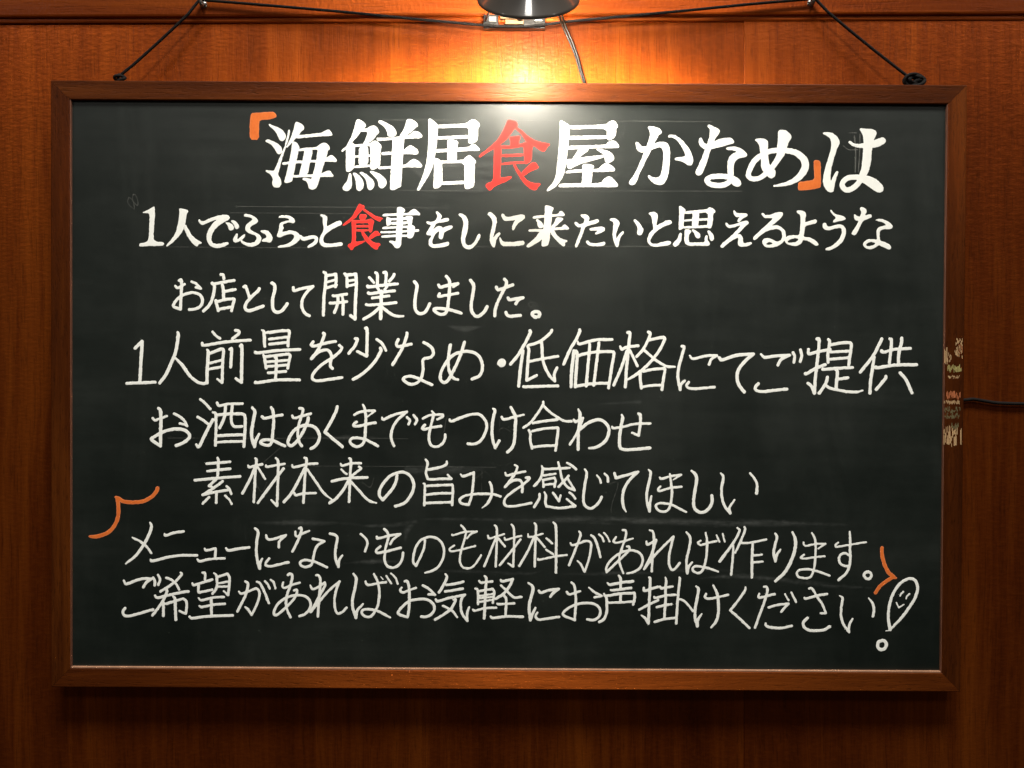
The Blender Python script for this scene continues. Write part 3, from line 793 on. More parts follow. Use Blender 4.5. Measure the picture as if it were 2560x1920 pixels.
S 42 1000,110 1025,145 940,330 840,450
S 42 1015,220 1210,180! 1225,215 1160,350 1050,500 920,630 800,720 720,765,24
S 38 940,360 1080,480 1200,560 1280,590 1365,592,30
S 42 890,650 888,760 905,890
S 40 930,655 1080,625 1215,615! 1230,640 1205,780 1190,910
S 36 920,870 1050,850 1160,845
S 42 1465,308 1495,320 1470,420 1420,600 1410,740 1440,910! 1450,840 1500,785
S 38 1575,435,28 1620,480 1800,440 1945,435! 1870,490 1840,560
S 38 1560,805 1530,850 1560,885 1640,895 1780,885 1915,872
T 1820 810 500
S 38 -95,375 -60,395 100,345 280,333! 190,410 120,500 100,590 115,660 150,715 180,750
S 34 365,335,24 410,368 520,355 680,345! 590,390 552,455
S 34 335,660 305,695 310,730 380,748 500,735 650,720
S 32 720,318 738,360 728,425
S 32 802,285 815,350 800,415
S 36 985,165 1008,175 1000,300 970,560 955,765! 925,690 885,655
S 34 890,280 895,330 980,310 1130,280
S 36 860,550,40 880,545 970,490 1075,450
S 34 1110,172,28 1125,200 1105,330 1108,425
S 34 1140,230 1250,210 1350,205! 1365,235 1350,340 1335,455
S 32 1135,310 1350,300
S 32 1125,390 1345,372
S 34 1050,500,40 1090,500 1200,490 1375,482
S 36 1190,500 1210,530 1200,640 1195,720
S 34 1220,610 1325,595
S 36 1100,590 1080,660 1010,765
S 32 1070,670 1130,710 1220,730 1320,748 1420,752 1490,735,16
S 36 1700,165 1680,210 1600,360 1465,530
S 36 1615,365 1600,480 1575,650 1570,765
S 34 1790,165 1808,180 1800,300 1785,430
S 36 1920,155 1920,200 1890,320 1885,430
S 32 1700,300,40 1730,310 1850,280 2020,270
S 36 1635,480,42 1670,482 1850,455 2085,450
S 36 1745,580 1735,610 1640,725
S 36 1905,540 1970,620 2035,762
L 5
T 370 990
K w
S 46 145,170,40 170,200 178,300 175,500 172,690! 50,605 90,565 200,500 310,465 420,455 510,475 560,515 575,560 540,610 470,655 390,685
S 36 65,305 100,335 180,305 260,278
S 36 360,245 440,285 500,340 540,415! 500,392 440,382
S 38 725,45 800,110 860,180
S 38 685,290 770,340 840,395
S 44 895,330 830,450 770,570 705,700 665,670,30
S 38 955,95 985,135 1100,112 1305,105
S 42 1072,140 1060,270 1020,380 990,440
S 40 1165,130 1150,300 1160,380 1200,425 1300,420
S 40 895,225,30 935,250 940,400 932,680
S 42 965,262 1100,250 1290,245! 1340,280 1340,480 1325,700
S 42 970,550 1130,540 1300,535
S 36 960,640 1130,630 1300,628
S 46 1440,165,34 1475,210 1465,300 1440,430 1430,520 1445,620 1472,700! 1490,620 1535,525,30
S 42 1705,160 1730,220 1738,350 1725,500 1715,610 1690,670 1630,680 1560,650 1570,620 1640,605 1730,618 1830,665 1890,690
S 40 1578,285 1610,310 1720,285 1855,262
S 38 2095,170 2140,180 2130,250 2085,400 2070,530 2090,640 2125,690
S 38 1995,275 2020,305 2120,280 2250,245
T 750 990
S 44 115,300 100,370 40,500 -40,620 -110,685 -155,670 -165,620 -130,540 -60,460 20,415 110,405 190,425 245,480 270,560 250,640 200,700 150,728
S 44 515,145,40 500,210 430,350 345,500! 585,700
S 36 750,260 820,225 920,205 1035,205! 930,290,16
S 40 780,360 745,390 750,415 820,415 920,390 1045,370
S 40 870,120,26 895,180 910,300 905,450 895,580 870,660 800,700 730,680 690,630 720,585 800,580 900,600 1000,650 1075,692
S 38 1135,295,26 1155,325 1300,260 1475,220! 1360,320 1290,420 1260,540 1270,620 1300,690
S 36 1480,290 1520,340 1500,390
S 38 1570,265 1615,330 1590,390
T 1040 990
S 38 220,210,24 240,250 220,360 190,480 178,580 195,660 240,698 310,695 370,650 400,590 402,535
S 34 98,310 200,265 370,255! 370,285 295,325
S 38 125,400 90,440 110,462 220,435 345,418
S 40 465,325,28 490,350 620,300 740,260 860,250 930,300 975,380 975,450 940,550 880,630 800,665 720,660
S 42 1065,175,28 1090,205 1065,320 1050,480 1060,600 1095,715! 1150,620
S 38 1185,290 1215,325 1340,295 1490,258,26
S 44 1310,155,34 1350,230 1378,300 1372,450 1360,620 1330,710 1265,775
S 36 1758,80 1750,130 1660,270 1570,380 1485,438
S 36 1755,130 1850,220 1980,310 2060,345 2150,350
S 38 1615,375 1760,350 1955,325
S 36 1560,470 1580,520 1580,620 1605,725
S 38 1610,485 1780,450 1955,440! 1965,460 1950,600 1930,755
S 38 1610,710 1760,690 1930,685
T 1300 990
S 42 805,185,24 830,240 825,330 805,560 805,740
S 36 745,330 768,360 830,325 870,305! 830,420 760,560 690,670
S 44 830,460 930,380 1030,335 1110,330 1180,370 1225,440 1225,520 1190,610 1110,680 1030,715 955,722,28
S 44 1405,260,28 1420,310 1395,430 1378,560 1378,690 1410,735 1500,742 1650,732 1795,718
S 36 1270,425,28 1300,445 1450,420 1600,385 1800,380
S 40 1640,245 1665,270 1660,400 1640,545! 1550,510,32
L 6
T 470 1130
K w
S 38 260,155,26 285,160 580,135
S 38 410,80,30 420,120 415,240 408,345
S 38 270,265,34 420,248 582,232
S 40 95,390 400,362 720,338
S 38 395,370 290,470! 320,480
S 38 480,405 350,500 205,592! 370,555 550,525
S 34 535,475 570,510 598,580
S 38 393,570 390,700
S 38 290,625 205,710
S 32 515,605 570,660 605,720
S 38 930,88,28 945,120 930,300 910,690
S 36 830,185,24 850,210 930,190 1025,170
S 40 920,220 860,370 755,570
S 32 965,215 1015,290 1065,372
S 34 1078,185,28 1095,205 1230,180 1335,165
S 38 1215,85,28 1245,130 1245,300 1232,745! 1150,665,26
S 40 1320,230 1220,360 1100,520 965,705,32
S 34 1440,180,22 1465,210 1650,170 1790,158
S 38 1612,80,28 1640,110 1620,300 1595,700
S 42 1610,230 1530,390 1430,570 1325,690
S 34 1650,240 1780,430 1880,570 1980,650,20
S 34 1470,565,26 1490,598 1590,575 1765,568
T 830 1130
S 38 240,85,28 260,120 252,300 235,690
S 34 120,160,22 145,190 260,158 400,155
S 30 130,240 165,280 205,305
S 36 375,205 400,230 350,270 280,325
S 40 0,405 130,375 280,358 485,352
S 42 225,400 150,530 60,640 -35,705
S 36 265,415 370,530 470,640 540,685 615,705,20
S 42 900,325 880,420 820,530 700,662! 655,600 665,510 720,420 800,335 900,290 990,280 1070,320 1120,400 1130,480 1100,580 1030,680 960,725 875,750
S 36 1295,105,28 1322,150 1310,220 1300,300 1325,375! 1380,380 1500,372 1650,370! 1600,315,28
S 38 1585,130,28 1580,170 1500,210 1335,245
S 34 1265,435,22 1285,470 1275,735
S 36 1310,470 1480,460 1640,455! 1670,480 1660,735
S 36 1310,590 1480,572 1640,570
S 36 1290,705 1480,700 1640,695
S 36 1780,310,28 1820,335 1960,285! 1955,400 1930,600 1890,730! 1790,710 1765,660 1830,610 1950,585 2100,578 2230,585 2330,615
S 38 2180,415,26 2205,480 2205,600 2150,710 2075,775,14
T 1190 1130
S 36 540,180,26 570,215 520,330 400,485
S 34 405,285,24 430,325 550,295 680,270
S 38 400,485 480,410 560,385 620,400 642,460 638,555
S 36 690,355 735,350 730,380 640,460 520,540 420,620 390,700 420,745 520,750 640,730 765,705
S 34 910,195,22 940,235 1100,230 1295,220
S 38 925,230 905,330 870,400 805,470
S 34 1135,140,28 1160,230 1190,370 1260,480 1365,530! 1270,370,30
S 36 1255,150,26 1320,185 1385,240
S 32 940,325 1020,312 1100,300
S 34 925,385 935,480
S 34 935,385 1085,355! 1100,400 1085,480
S 32 940,455 1080,440
S 38 1280,330 1230,390 1145,480
S 38 880,580,30 870,650 805,760
S 36 945,555,26 965,610 960,700 975,750! 1150,775 1375,750! 1255,650,28
S 34 1065,565 1145,680! 1170,600,28
S 32 1290,560,26 1340,600 1370,645
S 38 1505,240,26 1530,300 1505,450 1485,620 1500,730 1580,780 1660,740 1715,670 1735,625
S 32 1675,325,26 1710,370 1725,425
S 34 1780,300,26 1820,345 1825,410
S 40 1915,295,38 1935,360! 2080,320 2240,275! 2120,390 2045,520 2025,650 2040,760 2075,830,18
T 1520 1130
S 38 560,245,22 590,290 565,430 535,580 545,710 575,820! 580,700 600,610,28
S 34 715,350,26 745,370 870,335 1010,315! 900,385,14
S 34 725,475,28 695,510 715,540 850,500 1015,480
S 34 855,305,26 870,420 885,560 865,720 830,800 760,825 690,800 660,745 690,715 770,708 880,730 980,780 1080,830,28
S 44 1155,260,28 1210,310 1225,390 1205,520 1185,660 1195,770 1260,830 1340,825 1410,760 1440,680 1435,605
S 38 1560,295,22 1595,350 1570,500 1580,650 1620,760 1690,845! 1680,770 1750,660,26
S 36 1965,295,28 2020,360 2060,450 2055,570,44
L 7
T 310 1290
K w
S 42 360,90,24 380,150 340,270 270,400 170,540 25,660,24
S 34 115,298,26 220,350 310,420 375,510
S 38 560,245,22 580,268 700,230 820,215
S 38 365,605,26 400,622 600,570 800,545 1010,545
S 36 1115,450,26 1140,475 1265,450! 1265,500 1258,575
S 36 1015,600,28 1050,625 1200,595 1390,585
S 38 1410,445,28 1450,475 1600,450 1730,435
S 40 1810,170,28 1855,220 1835,350 1830,500 1845,620 1875,725! 1880,650 1910,590,26
S 36 1965,270 1980,310 2040,325 2240,265! 2150,350 2140,430
S 36 2005,590 1960,650 1970,685 2040,695 2160,665 2275,640
T 620 1290
S 38 710,170 735,165 735,215 700,320 615,490
S 32 655,220 660,270 690,280 750,245 845,205
S 36 895,315 960,325 1055,350! 960,410 920,500 895,620 870,680 800,705 740,690 720,650 745,620 800,608 900,625 1000,665 1090,710
S 38 1135,245 1200,260 1235,300 1220,400 1205,500 1215,610 1250,700! 1260,610 1305,545,26
S 34 1560,250 1625,310 1650,380 1618,490
S 36 1885,180 1930,230 1940,300 1905,430 1890,540 1890,620 1925,690 2000,715 2080,680 2130,600 2145,510
S 34 1780,290 1800,310 1960,270 2105,250! 2010,320 1965,390
S 36 1830,420 1770,480 1800,510 1930,485 2110,440
T 1000 1290
S 34 345,335 335,430 290,550 220,690! 185,640 185,560 220,430 280,340 360,300 450,290 540,330 595,410 610,500 590,600 530,700 440,760 345,785,22
S 30 845,130 890,180 910,240 870,400 840,500 828,620 860,700 930,725 1010,700 1080,610 1120,545
S 28 720,260 740,265 890,222 1060,215! 980,250 925,310,20
S 28 750,408 690,450 700,485 780,480 900,450 1040,415
S 32 1310,130,24 1335,160 1340,300 1322,700
S 28 1215,270,24 1235,310 1340,280 1440,250
S 32 1320,320 1250,490 1165,695
S 32 1360,310 1450,420
S 28 1445,300,24 1465,330 1570,300 1680,275
S 32 1540,120,26 1575,180 1575,450 1565,700! 1495,655,24
S 32 1665,325 1560,460 1380,680
S 34 1860,100,28 1880,150 1870,400 1862,700
S 28 1770,250,24 1780,290 1870,275 1975,245
S 34 1850,300 1770,480 1650,690
S 32 1890,300 2000,430
S 30 2025,310 2105,380
S 30 2020,465 2120,530
S 30 1910,590,24 1925,605 2140,560 2305,540
S 36 2120,90,28 2155,150 2160,400 2155,780
T 1380 1290
S 34 375,215,26 395,260 340,420 235,680
S 32 255,375,26 285,405 380,375 470,345 530,365 540,430 510,600 450,770! 400,670 350,620,20
S 34 540,265,28 590,310 640,450 670,570
S 28 650,255 690,290 715,350
S 28 720,235 760,280 795,350
S 32 980,195 1020,205 1020,280 975,420 935,540 935,650 985,790,28
S 28 885,290 850,350 900,370 1000,345 1120,310
S 34 1035,420,26 1070,430 1055,490 960,580 755,775! 750,720 790,640 870,560 970,500 1080,475 1170,490 1235,540 1255,620 1220,710 1140,770 1035,795,24
S 34 1350,195,28 1395,220 1410,330 1390,560 1378,765
S 34 1305,350,26 1325,395 1440,330! 1380,520 1275,735! 1400,570 1550,410 1680,285! 1650,400 1620,540 1620,670 1660,745 1710,720 1765,650
S 36 1860,225,26 1910,300 1900,430 1865,580 1860,700 1870,795! 1890,700 1940,640,28
T 1700 1300
S 30 285,285,24 250,315 290,345 400,315 505,292
S 34 355,175,24 375,300 365,500 335,640 300,710 250,735 190,710 175,670 210,640 290,645 400,670 530,715,26
S 28 505,210,22 545,300
S 28 590,190,20 618,300
S 36 795,110,26 820,155 740,310 550,570,42
S 34 735,350,26 735,450 708,755
S 34 890,95,26 900,140 840,290 765,450,28
S 32 845,315 920,320 1050,300 1190,270
S 36 1005,330 995,550 995,795
S 30 1020,490 1130,480
S 30 1020,585 1145,575
S 38 1315,185,26 1340,240 1310,360 1295,470 1320,570! 1340,480 1390,410,28
S 46 1555,170,26 1595,270 1590,400 1540,560 1450,720 1320,845,38
S 32 1825,180,24 1865,260 1875,400 1865,600 1840,720 1800,790 1720,805 1640,785 1615,730 1660,690 1760,680 1850,695 1960,730 2070,770,28
S 28 1710,310,26 1715,345 1760,355 1880,330 2010,330! 1910,395,20
S 28 1715,480,26 1670,520 1720,535 1850,515 2000,500
T 2060 1340
S 36 355,-60,24 362,60 360,200 365,300 350,420 300,520 200,608
S 34 350,270 300,240 240,250 208,310 225,380 290,415 340,415
S 28 195,90,22 160,125 180,150 330,125 585,85
S 38 585,590 555,550 565,510 605,495 645,515 655,550 630,590 590,590
L 8
T 290 1420
K w
S 40 108,175,28 145,220 280,170 400,145 490,150! 420,200 378,265
S 38 125,555 95,600 110,650 170,665 300,635 490,580 510,582
S 36 515,130,28 535,180 535,240
S 36 580,95,28 608,160 585,230
S 36 890,60,28 905,90 830,180 720,260 615,325
S 34 695,135 760,160 820,210 875,300
S 38 540,380,28 575,410 750,370 940,330 1000,325
S 38 695,290 700,340 640,470 505,655
S 40 655,480 655,660
S 36 690,495 800,460 930,425! 970,460 975,560 965,630! 880,595
S 42 790,395,28 815,430 820,560 825,715
S 34 1195,65 1230,70 1230,160
S 36 1055,210,28 1080,235 1200,200 1330,160
S 36 1145,240 1140,330 1190,330 1330,300
S 36 1355,70,26 1390,110 1395,240 1370,310 1335,355
S 36 1415,120 1540,80! 1570,140 1560,280 1550,375! 1490,320,26
S 30 1400,215 1540,190
S 30 1400,260 1545,255
S 34 1140,415,24 1185,445 1340,410 1490,400
S 34 1155,525,28 1190,540 1340,510 1505,495
S 38 1315,430 1320,640
S 38 1015,675,28 1060,695 1250,670 1610,655
S 38 1785,185,28 1825,220 1800,350 1740,480 1680,600
S 34 1700,325,24 1735,355 1850,315 1940,285 1980,330 1980,400 1940,520 1875,650! 1830,580 1785,540,26
S 36 1945,190,26 1995,220 2060,350 2112,485
S 30 2060,185 2095,220 2125,285
S 30 2140,165 2180,200 2205,285
T 660 1420
S 36 330,95 360,80 390,110 370,230 325,350 305,480 320,580 365,680
S 32 265,200 255,255 290,275 380,235 495,205
S 36 415,310 450,305 455,345 420,420 330,520 230,610 175,650 140,640 145,580 200,490 300,415 420,380 530,380 610,420 645,500 620,580 560,640 490,665
S 36 720,100,30 755,105 780,170 770,330 755,500 745,670
S 34 640,240,24 670,290 740,270 840,200! 840,250 760,400 645,610! 750,480 890,320 1045,185! 1000,300 975,430 985,570 1020,630 1080,610 1140,550
S 40 1235,80,24 1275,150 1255,290 1225,430 1225,540 1270,690! 1290,590 1370,495,26
S 34 1405,185,28 1415,220 1450,235 1560,215 1685,195
S 36 1520,85,26 1570,190 1595,330 1580,490 1530,610 1470,670 1400,670 1350,620 1370,580 1440,570 1560,590 1660,640 1745,685,24
S 14 1615,120,10 1645,155,16
S 28 1690,110,24 1760,215
S 28 1755,75,22 1820,140 1850,220
T 960 1420
S 38 285,185,30 320,185 345,260 350,400 345,560 325,680! 215,645 195,615 240,550 340,465 450,435 560,430 640,460 690,520 690,590 640,650 580,675 515,672
S 34 245,270,28 225,310 260,340 340,310 440,275
S 34 535,240 620,290 705,370! 615,365
S 38 850,85,26 870,130 820,240 760,340
S 36 860,235 1000,215 1095,190
S 36 845,325 950,310 1090,285
S 36 715,435,28 745,460 900,415 1120,370! 1075,420 1060,520 1080,630 1150,730! 1150,620 1180,540,26
S 36 960,440,24 990,440 930,560 830,640 705,715
S 34 815,525,28 890,560 960,610 1010,680,28
S 38 1390,110,28 1415,150 1405,300 1385,700
S 34 1315,180,28 1345,205 1430,195 1495,185
S 32 1265,285 1295,310 1300,500
S 34 1300,325 1400,305 1505,290! 1525,340 1505,480
S 28 1310,390 1510,360
S 28 1315,420 1500,400
S 30 1315,470 1500,440
S 32 1230,575,28 1260,590 1400,555 1550,550
S 38 1615,165,28 1640,185 1780,155! 1730,260 1650,360 1545,425
S 34 1615,240,28 1690,310 1750,370 1810,410 1900,400
S 36 1660,380 1690,440 1680,640
S 34 1565,495,28 1600,500 1800,490
S 36 1475,670,28 1510,690 1700,670 1920,675
S 42 1995,205,22 2060,270 2035,400 2005,530 2025,720! 2050,640 2095,550,30
T 1320 1430
S 38 150,260,34 180,285 300,250 425,235! 350,290 310,340
S 34 130,560,28 105,610 140,655 230,650 430,620
S 36 600,145,30 640,190 660,330 660,450 645,665! 485,590 560,500 680,445 800,430 910,440 980,490 1000,560 970,630 900,665 820,655
S 34 535,275,28 570,310 650,290 720,265
S 34 845,215,24 920,280 1020,330! 920,350
S 38 1255,50,26 1280,100 1280,220
S 38 1100,150,22 1140,175 1300,145 1450,130
S 36 1145,250,28 1200,250 1425,220
S 38 1050,300,22 1080,330 1280,300 1470,290! 1475,350 1455,450
S 36 1280,320 1280,410
S 32 1095,425 1280,420 1450,410
S 38 1085,330 1090,440 1085,560 1050,650 985,690
S 38 1675,75,28 1690,110 1680,330 1670,560 1665,710! 1620,640 1570,600,22
S 36 1600,220,30 1610,260 1700,235 1795,205
S 34 1540,520 1680,445 1800,390
S 34 1825,200,26 1845,225 1900,215 2000,200
S 34 1745,345,28 1765,360 1900,325 2045,315
S 34 1780,485 1870,465 1980,445
S 36 1900,75,24 1910,120 1900,260 1905,350 1895,480 1885,640
S 36 1750,690 1890,650 2050,635
S 36 2090,75,24 2098,110 2075,330 2048,710
S 30 2100,375 2150,395 2200,440 2280,540
T 1700 1430
S 40 225,200,28 255,240 235,380 210,500 210,640 240,750! 245,670 300,580,22
S 34 360,300,30 345,345 390,370 520,350 665,315
S 40 460,185,26 510,290 530,420 530,560 500,680 430,768,28
S 36 905,210,26 895,260 800,400 695,530! 830,650 960,775
S 36 1160,205,30 1200,210 1205,280 1160,430 1090,620 1038,770
S 34 1095,300,28 1085,345 1130,350 1310,305
S 34 1225,490 1350,455 1500,440! 1440,500 1400,550
S 36 1185,710,28 1190,740 1250,765 1400,775 1545,745
S 30 1450,305,22 1500,390
S 32 1540,285,24 1605,415
S 36 1720,355,26 1740,370 1880,330 2030,305
S 32 1785,230,28 1830,235 1900,350 1970,450 2015,570! 1940,570,26
S 40 1760,640 1710,690 1710,750 1770,800 1870,812 1990,800 2070,755
T 2060 1340
S 34 215,825,18 255,860 240,980 235,1100 265,1210 345,1330! 350,1230 395,1145,26
S 36 615,855,16 670,930 690,1020 675,1110
K x
S 40 915,1290,46 890,1150 900,980 950,810 1040,670 1140,600 1220,590 1270,630 1295,720 1265,840 1190,970 1080,1120 910,1300,28
S 18 855,1312,14 925,1305
S 22 1055,830 1065,800 1098,770
S 22 1135,865 1145,835 1182,800
S 20 1000,920,16 1035,990! 1105,945,16
S 46 800,1445 750,1470 745,1535 785,1570 840,1555 862,1505 845,1460 805,1442
K o
S 54 800,165,48 805,270 840,400 890,500 960,565
S 50 995,580,30 940,578 840,640 770,700 712,785
T 200 1200 220
S 100 240,1420,60 420,1420 620,1360 780,1260 900,1080 960,880 965,680 940,460
S 100 910,430,70 980,470 1100,540 1350,560 1600,530 1800,420 1920,290 1950,205
L 9
T 0 0 2212
K g
S 2.2 955,300 1300,301 1780,304
S 2.0 1000,476 1400,477 1855,478
S 2.0 590,516 860,518 1125,520
S 1.8 575,532 760,533 900,534
S 1.8 400,617 700,619 860,620
S 2.2 1190,617 1500,616 1770,616
S 1.6 690,1165 1000,1166 1240,1168
S 1.6 420,1095 700,1096 860,1095 1020,1097
S 1.6 1472,525 1480,512 1493,510 1492,518 1478,528
S 1.8 1551,314 1560,316 1559,330 1556,350
S 1.8 1538,342 1545,344 1559,345
S 2 1589,535 1589,560 1590,590
S 1.6 1590,536 1655,530 1656,555
S 1.6 1600,556 1650,552
S 1.6 1590,590 1578,612
S 1.6 1600,592 1601,615
S 4 2136,340 2139,380 2138,430
S 3 2150,335 2149,380 2146,430
S 2.5 2122,332 2142,332
S 2.5 2108,364 2122,374 2145,374
S 1.6 1140,432 1160,446 1190,470
S 2 1345,775 1322,764 1326,755 1341,758
S 1.6 1040,765 1055,762 1062,745
S 1.6 1100,745 1088,747 1094,762 1107,752 1108,742
S 1.6 1262,735 1278,737
S 1.6 1330,760 1336,766 1343,762 1340,757
S 1.6 1110,1080 1120,1040 1150,1050
S 1.6 1245,1075 1260,1070 1278,1080
S 1.4 1250,1040 1248,1080
S 1.6 1520,1210 1545,1208 1530,1260 1528,1280
S 1.6 660,1155 700,1120
S 1.4 1190,1195 1212,1180 1225,1190
S 1.4 1205,1178 1204,1230
S 1.6 640,1210 655,1230 668,1205
S 1.6 905,1205 925,1218 935,1195

S 1.8 322,494 319,504 324,514 332,520 336,523 334,508 328,497 321,493
S 1.8 334,486 331,492 333,503 342,513 345,510 343,497 337,486 332,487
L 10
T 0 0 2212
K s
S 26 1240,1302,10 1420,1299 1650,1304 1900,1308 2120,1312,8
S 14 1040,1300,5 1100,1298 1260,1300
S 16 860,1313,6 960,1314 1040,1305
S 22 620,1306,8 760,1308 900,1310,8
S 18 860,1408,6 930,1404 1010,1404,8
S 16 1380,1436,5 1500,1434 1600,1430 1760,1424 1850,1428,6
S 18 1750,1446,6 1830,1440 1900,1444 2060,1462 2180,1470,8
S 14 1000,1428,4 1140,1428 1300,1434 1370,1424,5
S 20 1030,1310 1016,1330 1014,1365,6
S 26 1110,813,6 1160,822 1215,814,6
S 20 750,1093,6 870,1094 1000,1095,6
S 40 1500,1010,14 1600,1005,14
S 40 1135,460,14 1170,470 1190,455,12
S 26 1330,380,8 1360,400,8
S 26 960,360,8 1000,370,8
S 30 1020,1175 1120,1175 1240,1170,10

S 90 1000,390,30 1120,440 1260,430 1330,400,30
S 10 618,1300,6 612,1330 622,1370,6"""


def parse(text):
    """-> {line: [(colour, [shape, ...]), ...]} with shapes in photograph pixels"""
    lines, cur, col = {}, None, 'w'
    tx = ty = 0.0
    sc = 1.0
    for raw in text.split("\n"):
        f = raw.split()
        if not f:
            continue
        k = f[0]
        if k == 'L':
            cur = lines.setdefault(int(f[1]), [])
            col = None
        elif k == 'T':
            tx, ty = float(f[1]), float(f[2])
            sc = (float(f[3]) if len(f) > 3 else 400.0) / 2212.0
            if cur and cur[-1][0] not in ('w', 'g', 's') and cur[-1][1]:
                cur.append((cur[-1][0], []))
        elif k == 'K':
            cur.append((f[1], []))
        elif k in 'PH':
            p = np.array([[float(v) for v in q.split(',')] for q in f[1:]]) * sc + (tx, ty)
            cur[-1][1].append((k, p))
        elif k == 'S':
            w0 = float(f[1]) * sc * 0.96
            segs, seg = [], []
            for q in f[2:]:
                corner = q.endswith('!')
                v = [float(z) for z in q.rstrip('!').split(',')]
                pt = Vector((v[0] * sc + tx, v[1] * sc + ty, (v[2] * sc if len(v) > 2 else w0) * 0.5))
                seg.append(pt)
                if corner:
                    segs.append(seg)
                    seg = [pt]
            if len(seg) > 1:
                segs.append(seg)
            cur[-1][1].append(('S', [np.array([list(v) for v in catmull(s, 7)]) for s in segs]))
    return lines


def smooth_closed(p):
    q = np.roll(p, -1, 0)
    return np.stack([p * 0.8 + q * 0.2, p * 0.2 + q * 0.8], 1).reshape(-1, 2)


def sdf_poly(p, X, Y):
    p = smooth_closed(p)
    d = np.full(X.shape, 1e9)
    ins = np.zeros(X.shape, bool)
    q = np.roll(p, -1, 0)
    for (ax, ay), (bx, by) in zip(p, q):
        ex, ey = bx - ax, by - ay
        wx, wy = X - ax, Y - ay
        t = np.clip((wx * ex + wy * ey) / (ex * ex + ey * ey + 1e-12), 0, 1)
        d = np.minimum(d, (wx - ex * t) ** 2 + (wy - ey * t) ** 2)
        cond = (ay > Y) != (by > Y)
        ins ^= cond & (X < ex * (Y - ay) / (ey if abs(ey) > 1e-12 else 1e-12) + ax)
    d = np.sqrt(d)
    return np.where(ins, -d, d)


def sdf_path(P, X, Y):
    d = np.full(X.shape, 1e9)
    for (ax, ay, ar), (bx, by, br) in zip(P[:-1], P[1:]):
        ex, ey = bx - ax, by - ay
        wx, wy = X - ax, Y - ay
        t = np.clip((wx * ex + wy * ey) / (ex * ex + ey * ey + 1e-12), 0, 1)
        d = np.minimum(d, np.hypot(wx - ex * t, wy - ey * t) - (ar + (br - ar) * t))
    return d


RNG = np.random.default_rng(3)


def soft_noise(h, w, step):
    g = RNG.standard_normal((h // step + 3, w // step + 3))
    yy, xx = np.mgrid[0:h, 0:w] / step
    i, j = yy.astype(int), xx.astype(int)
    fy, fx = yy - i, xx - j
    fy, fx = fy * fy * (3 - 2 * fy), fx * fx * (3 - 2 * fx)
    return (g[i, j] * (1 - fy) * (1 - fx) + g[i + 1, j] * fy * (1 - fx) + g[i, j + 1] * (1 - fy) * fx + g[i + 1, j + 1] * fy * fx)


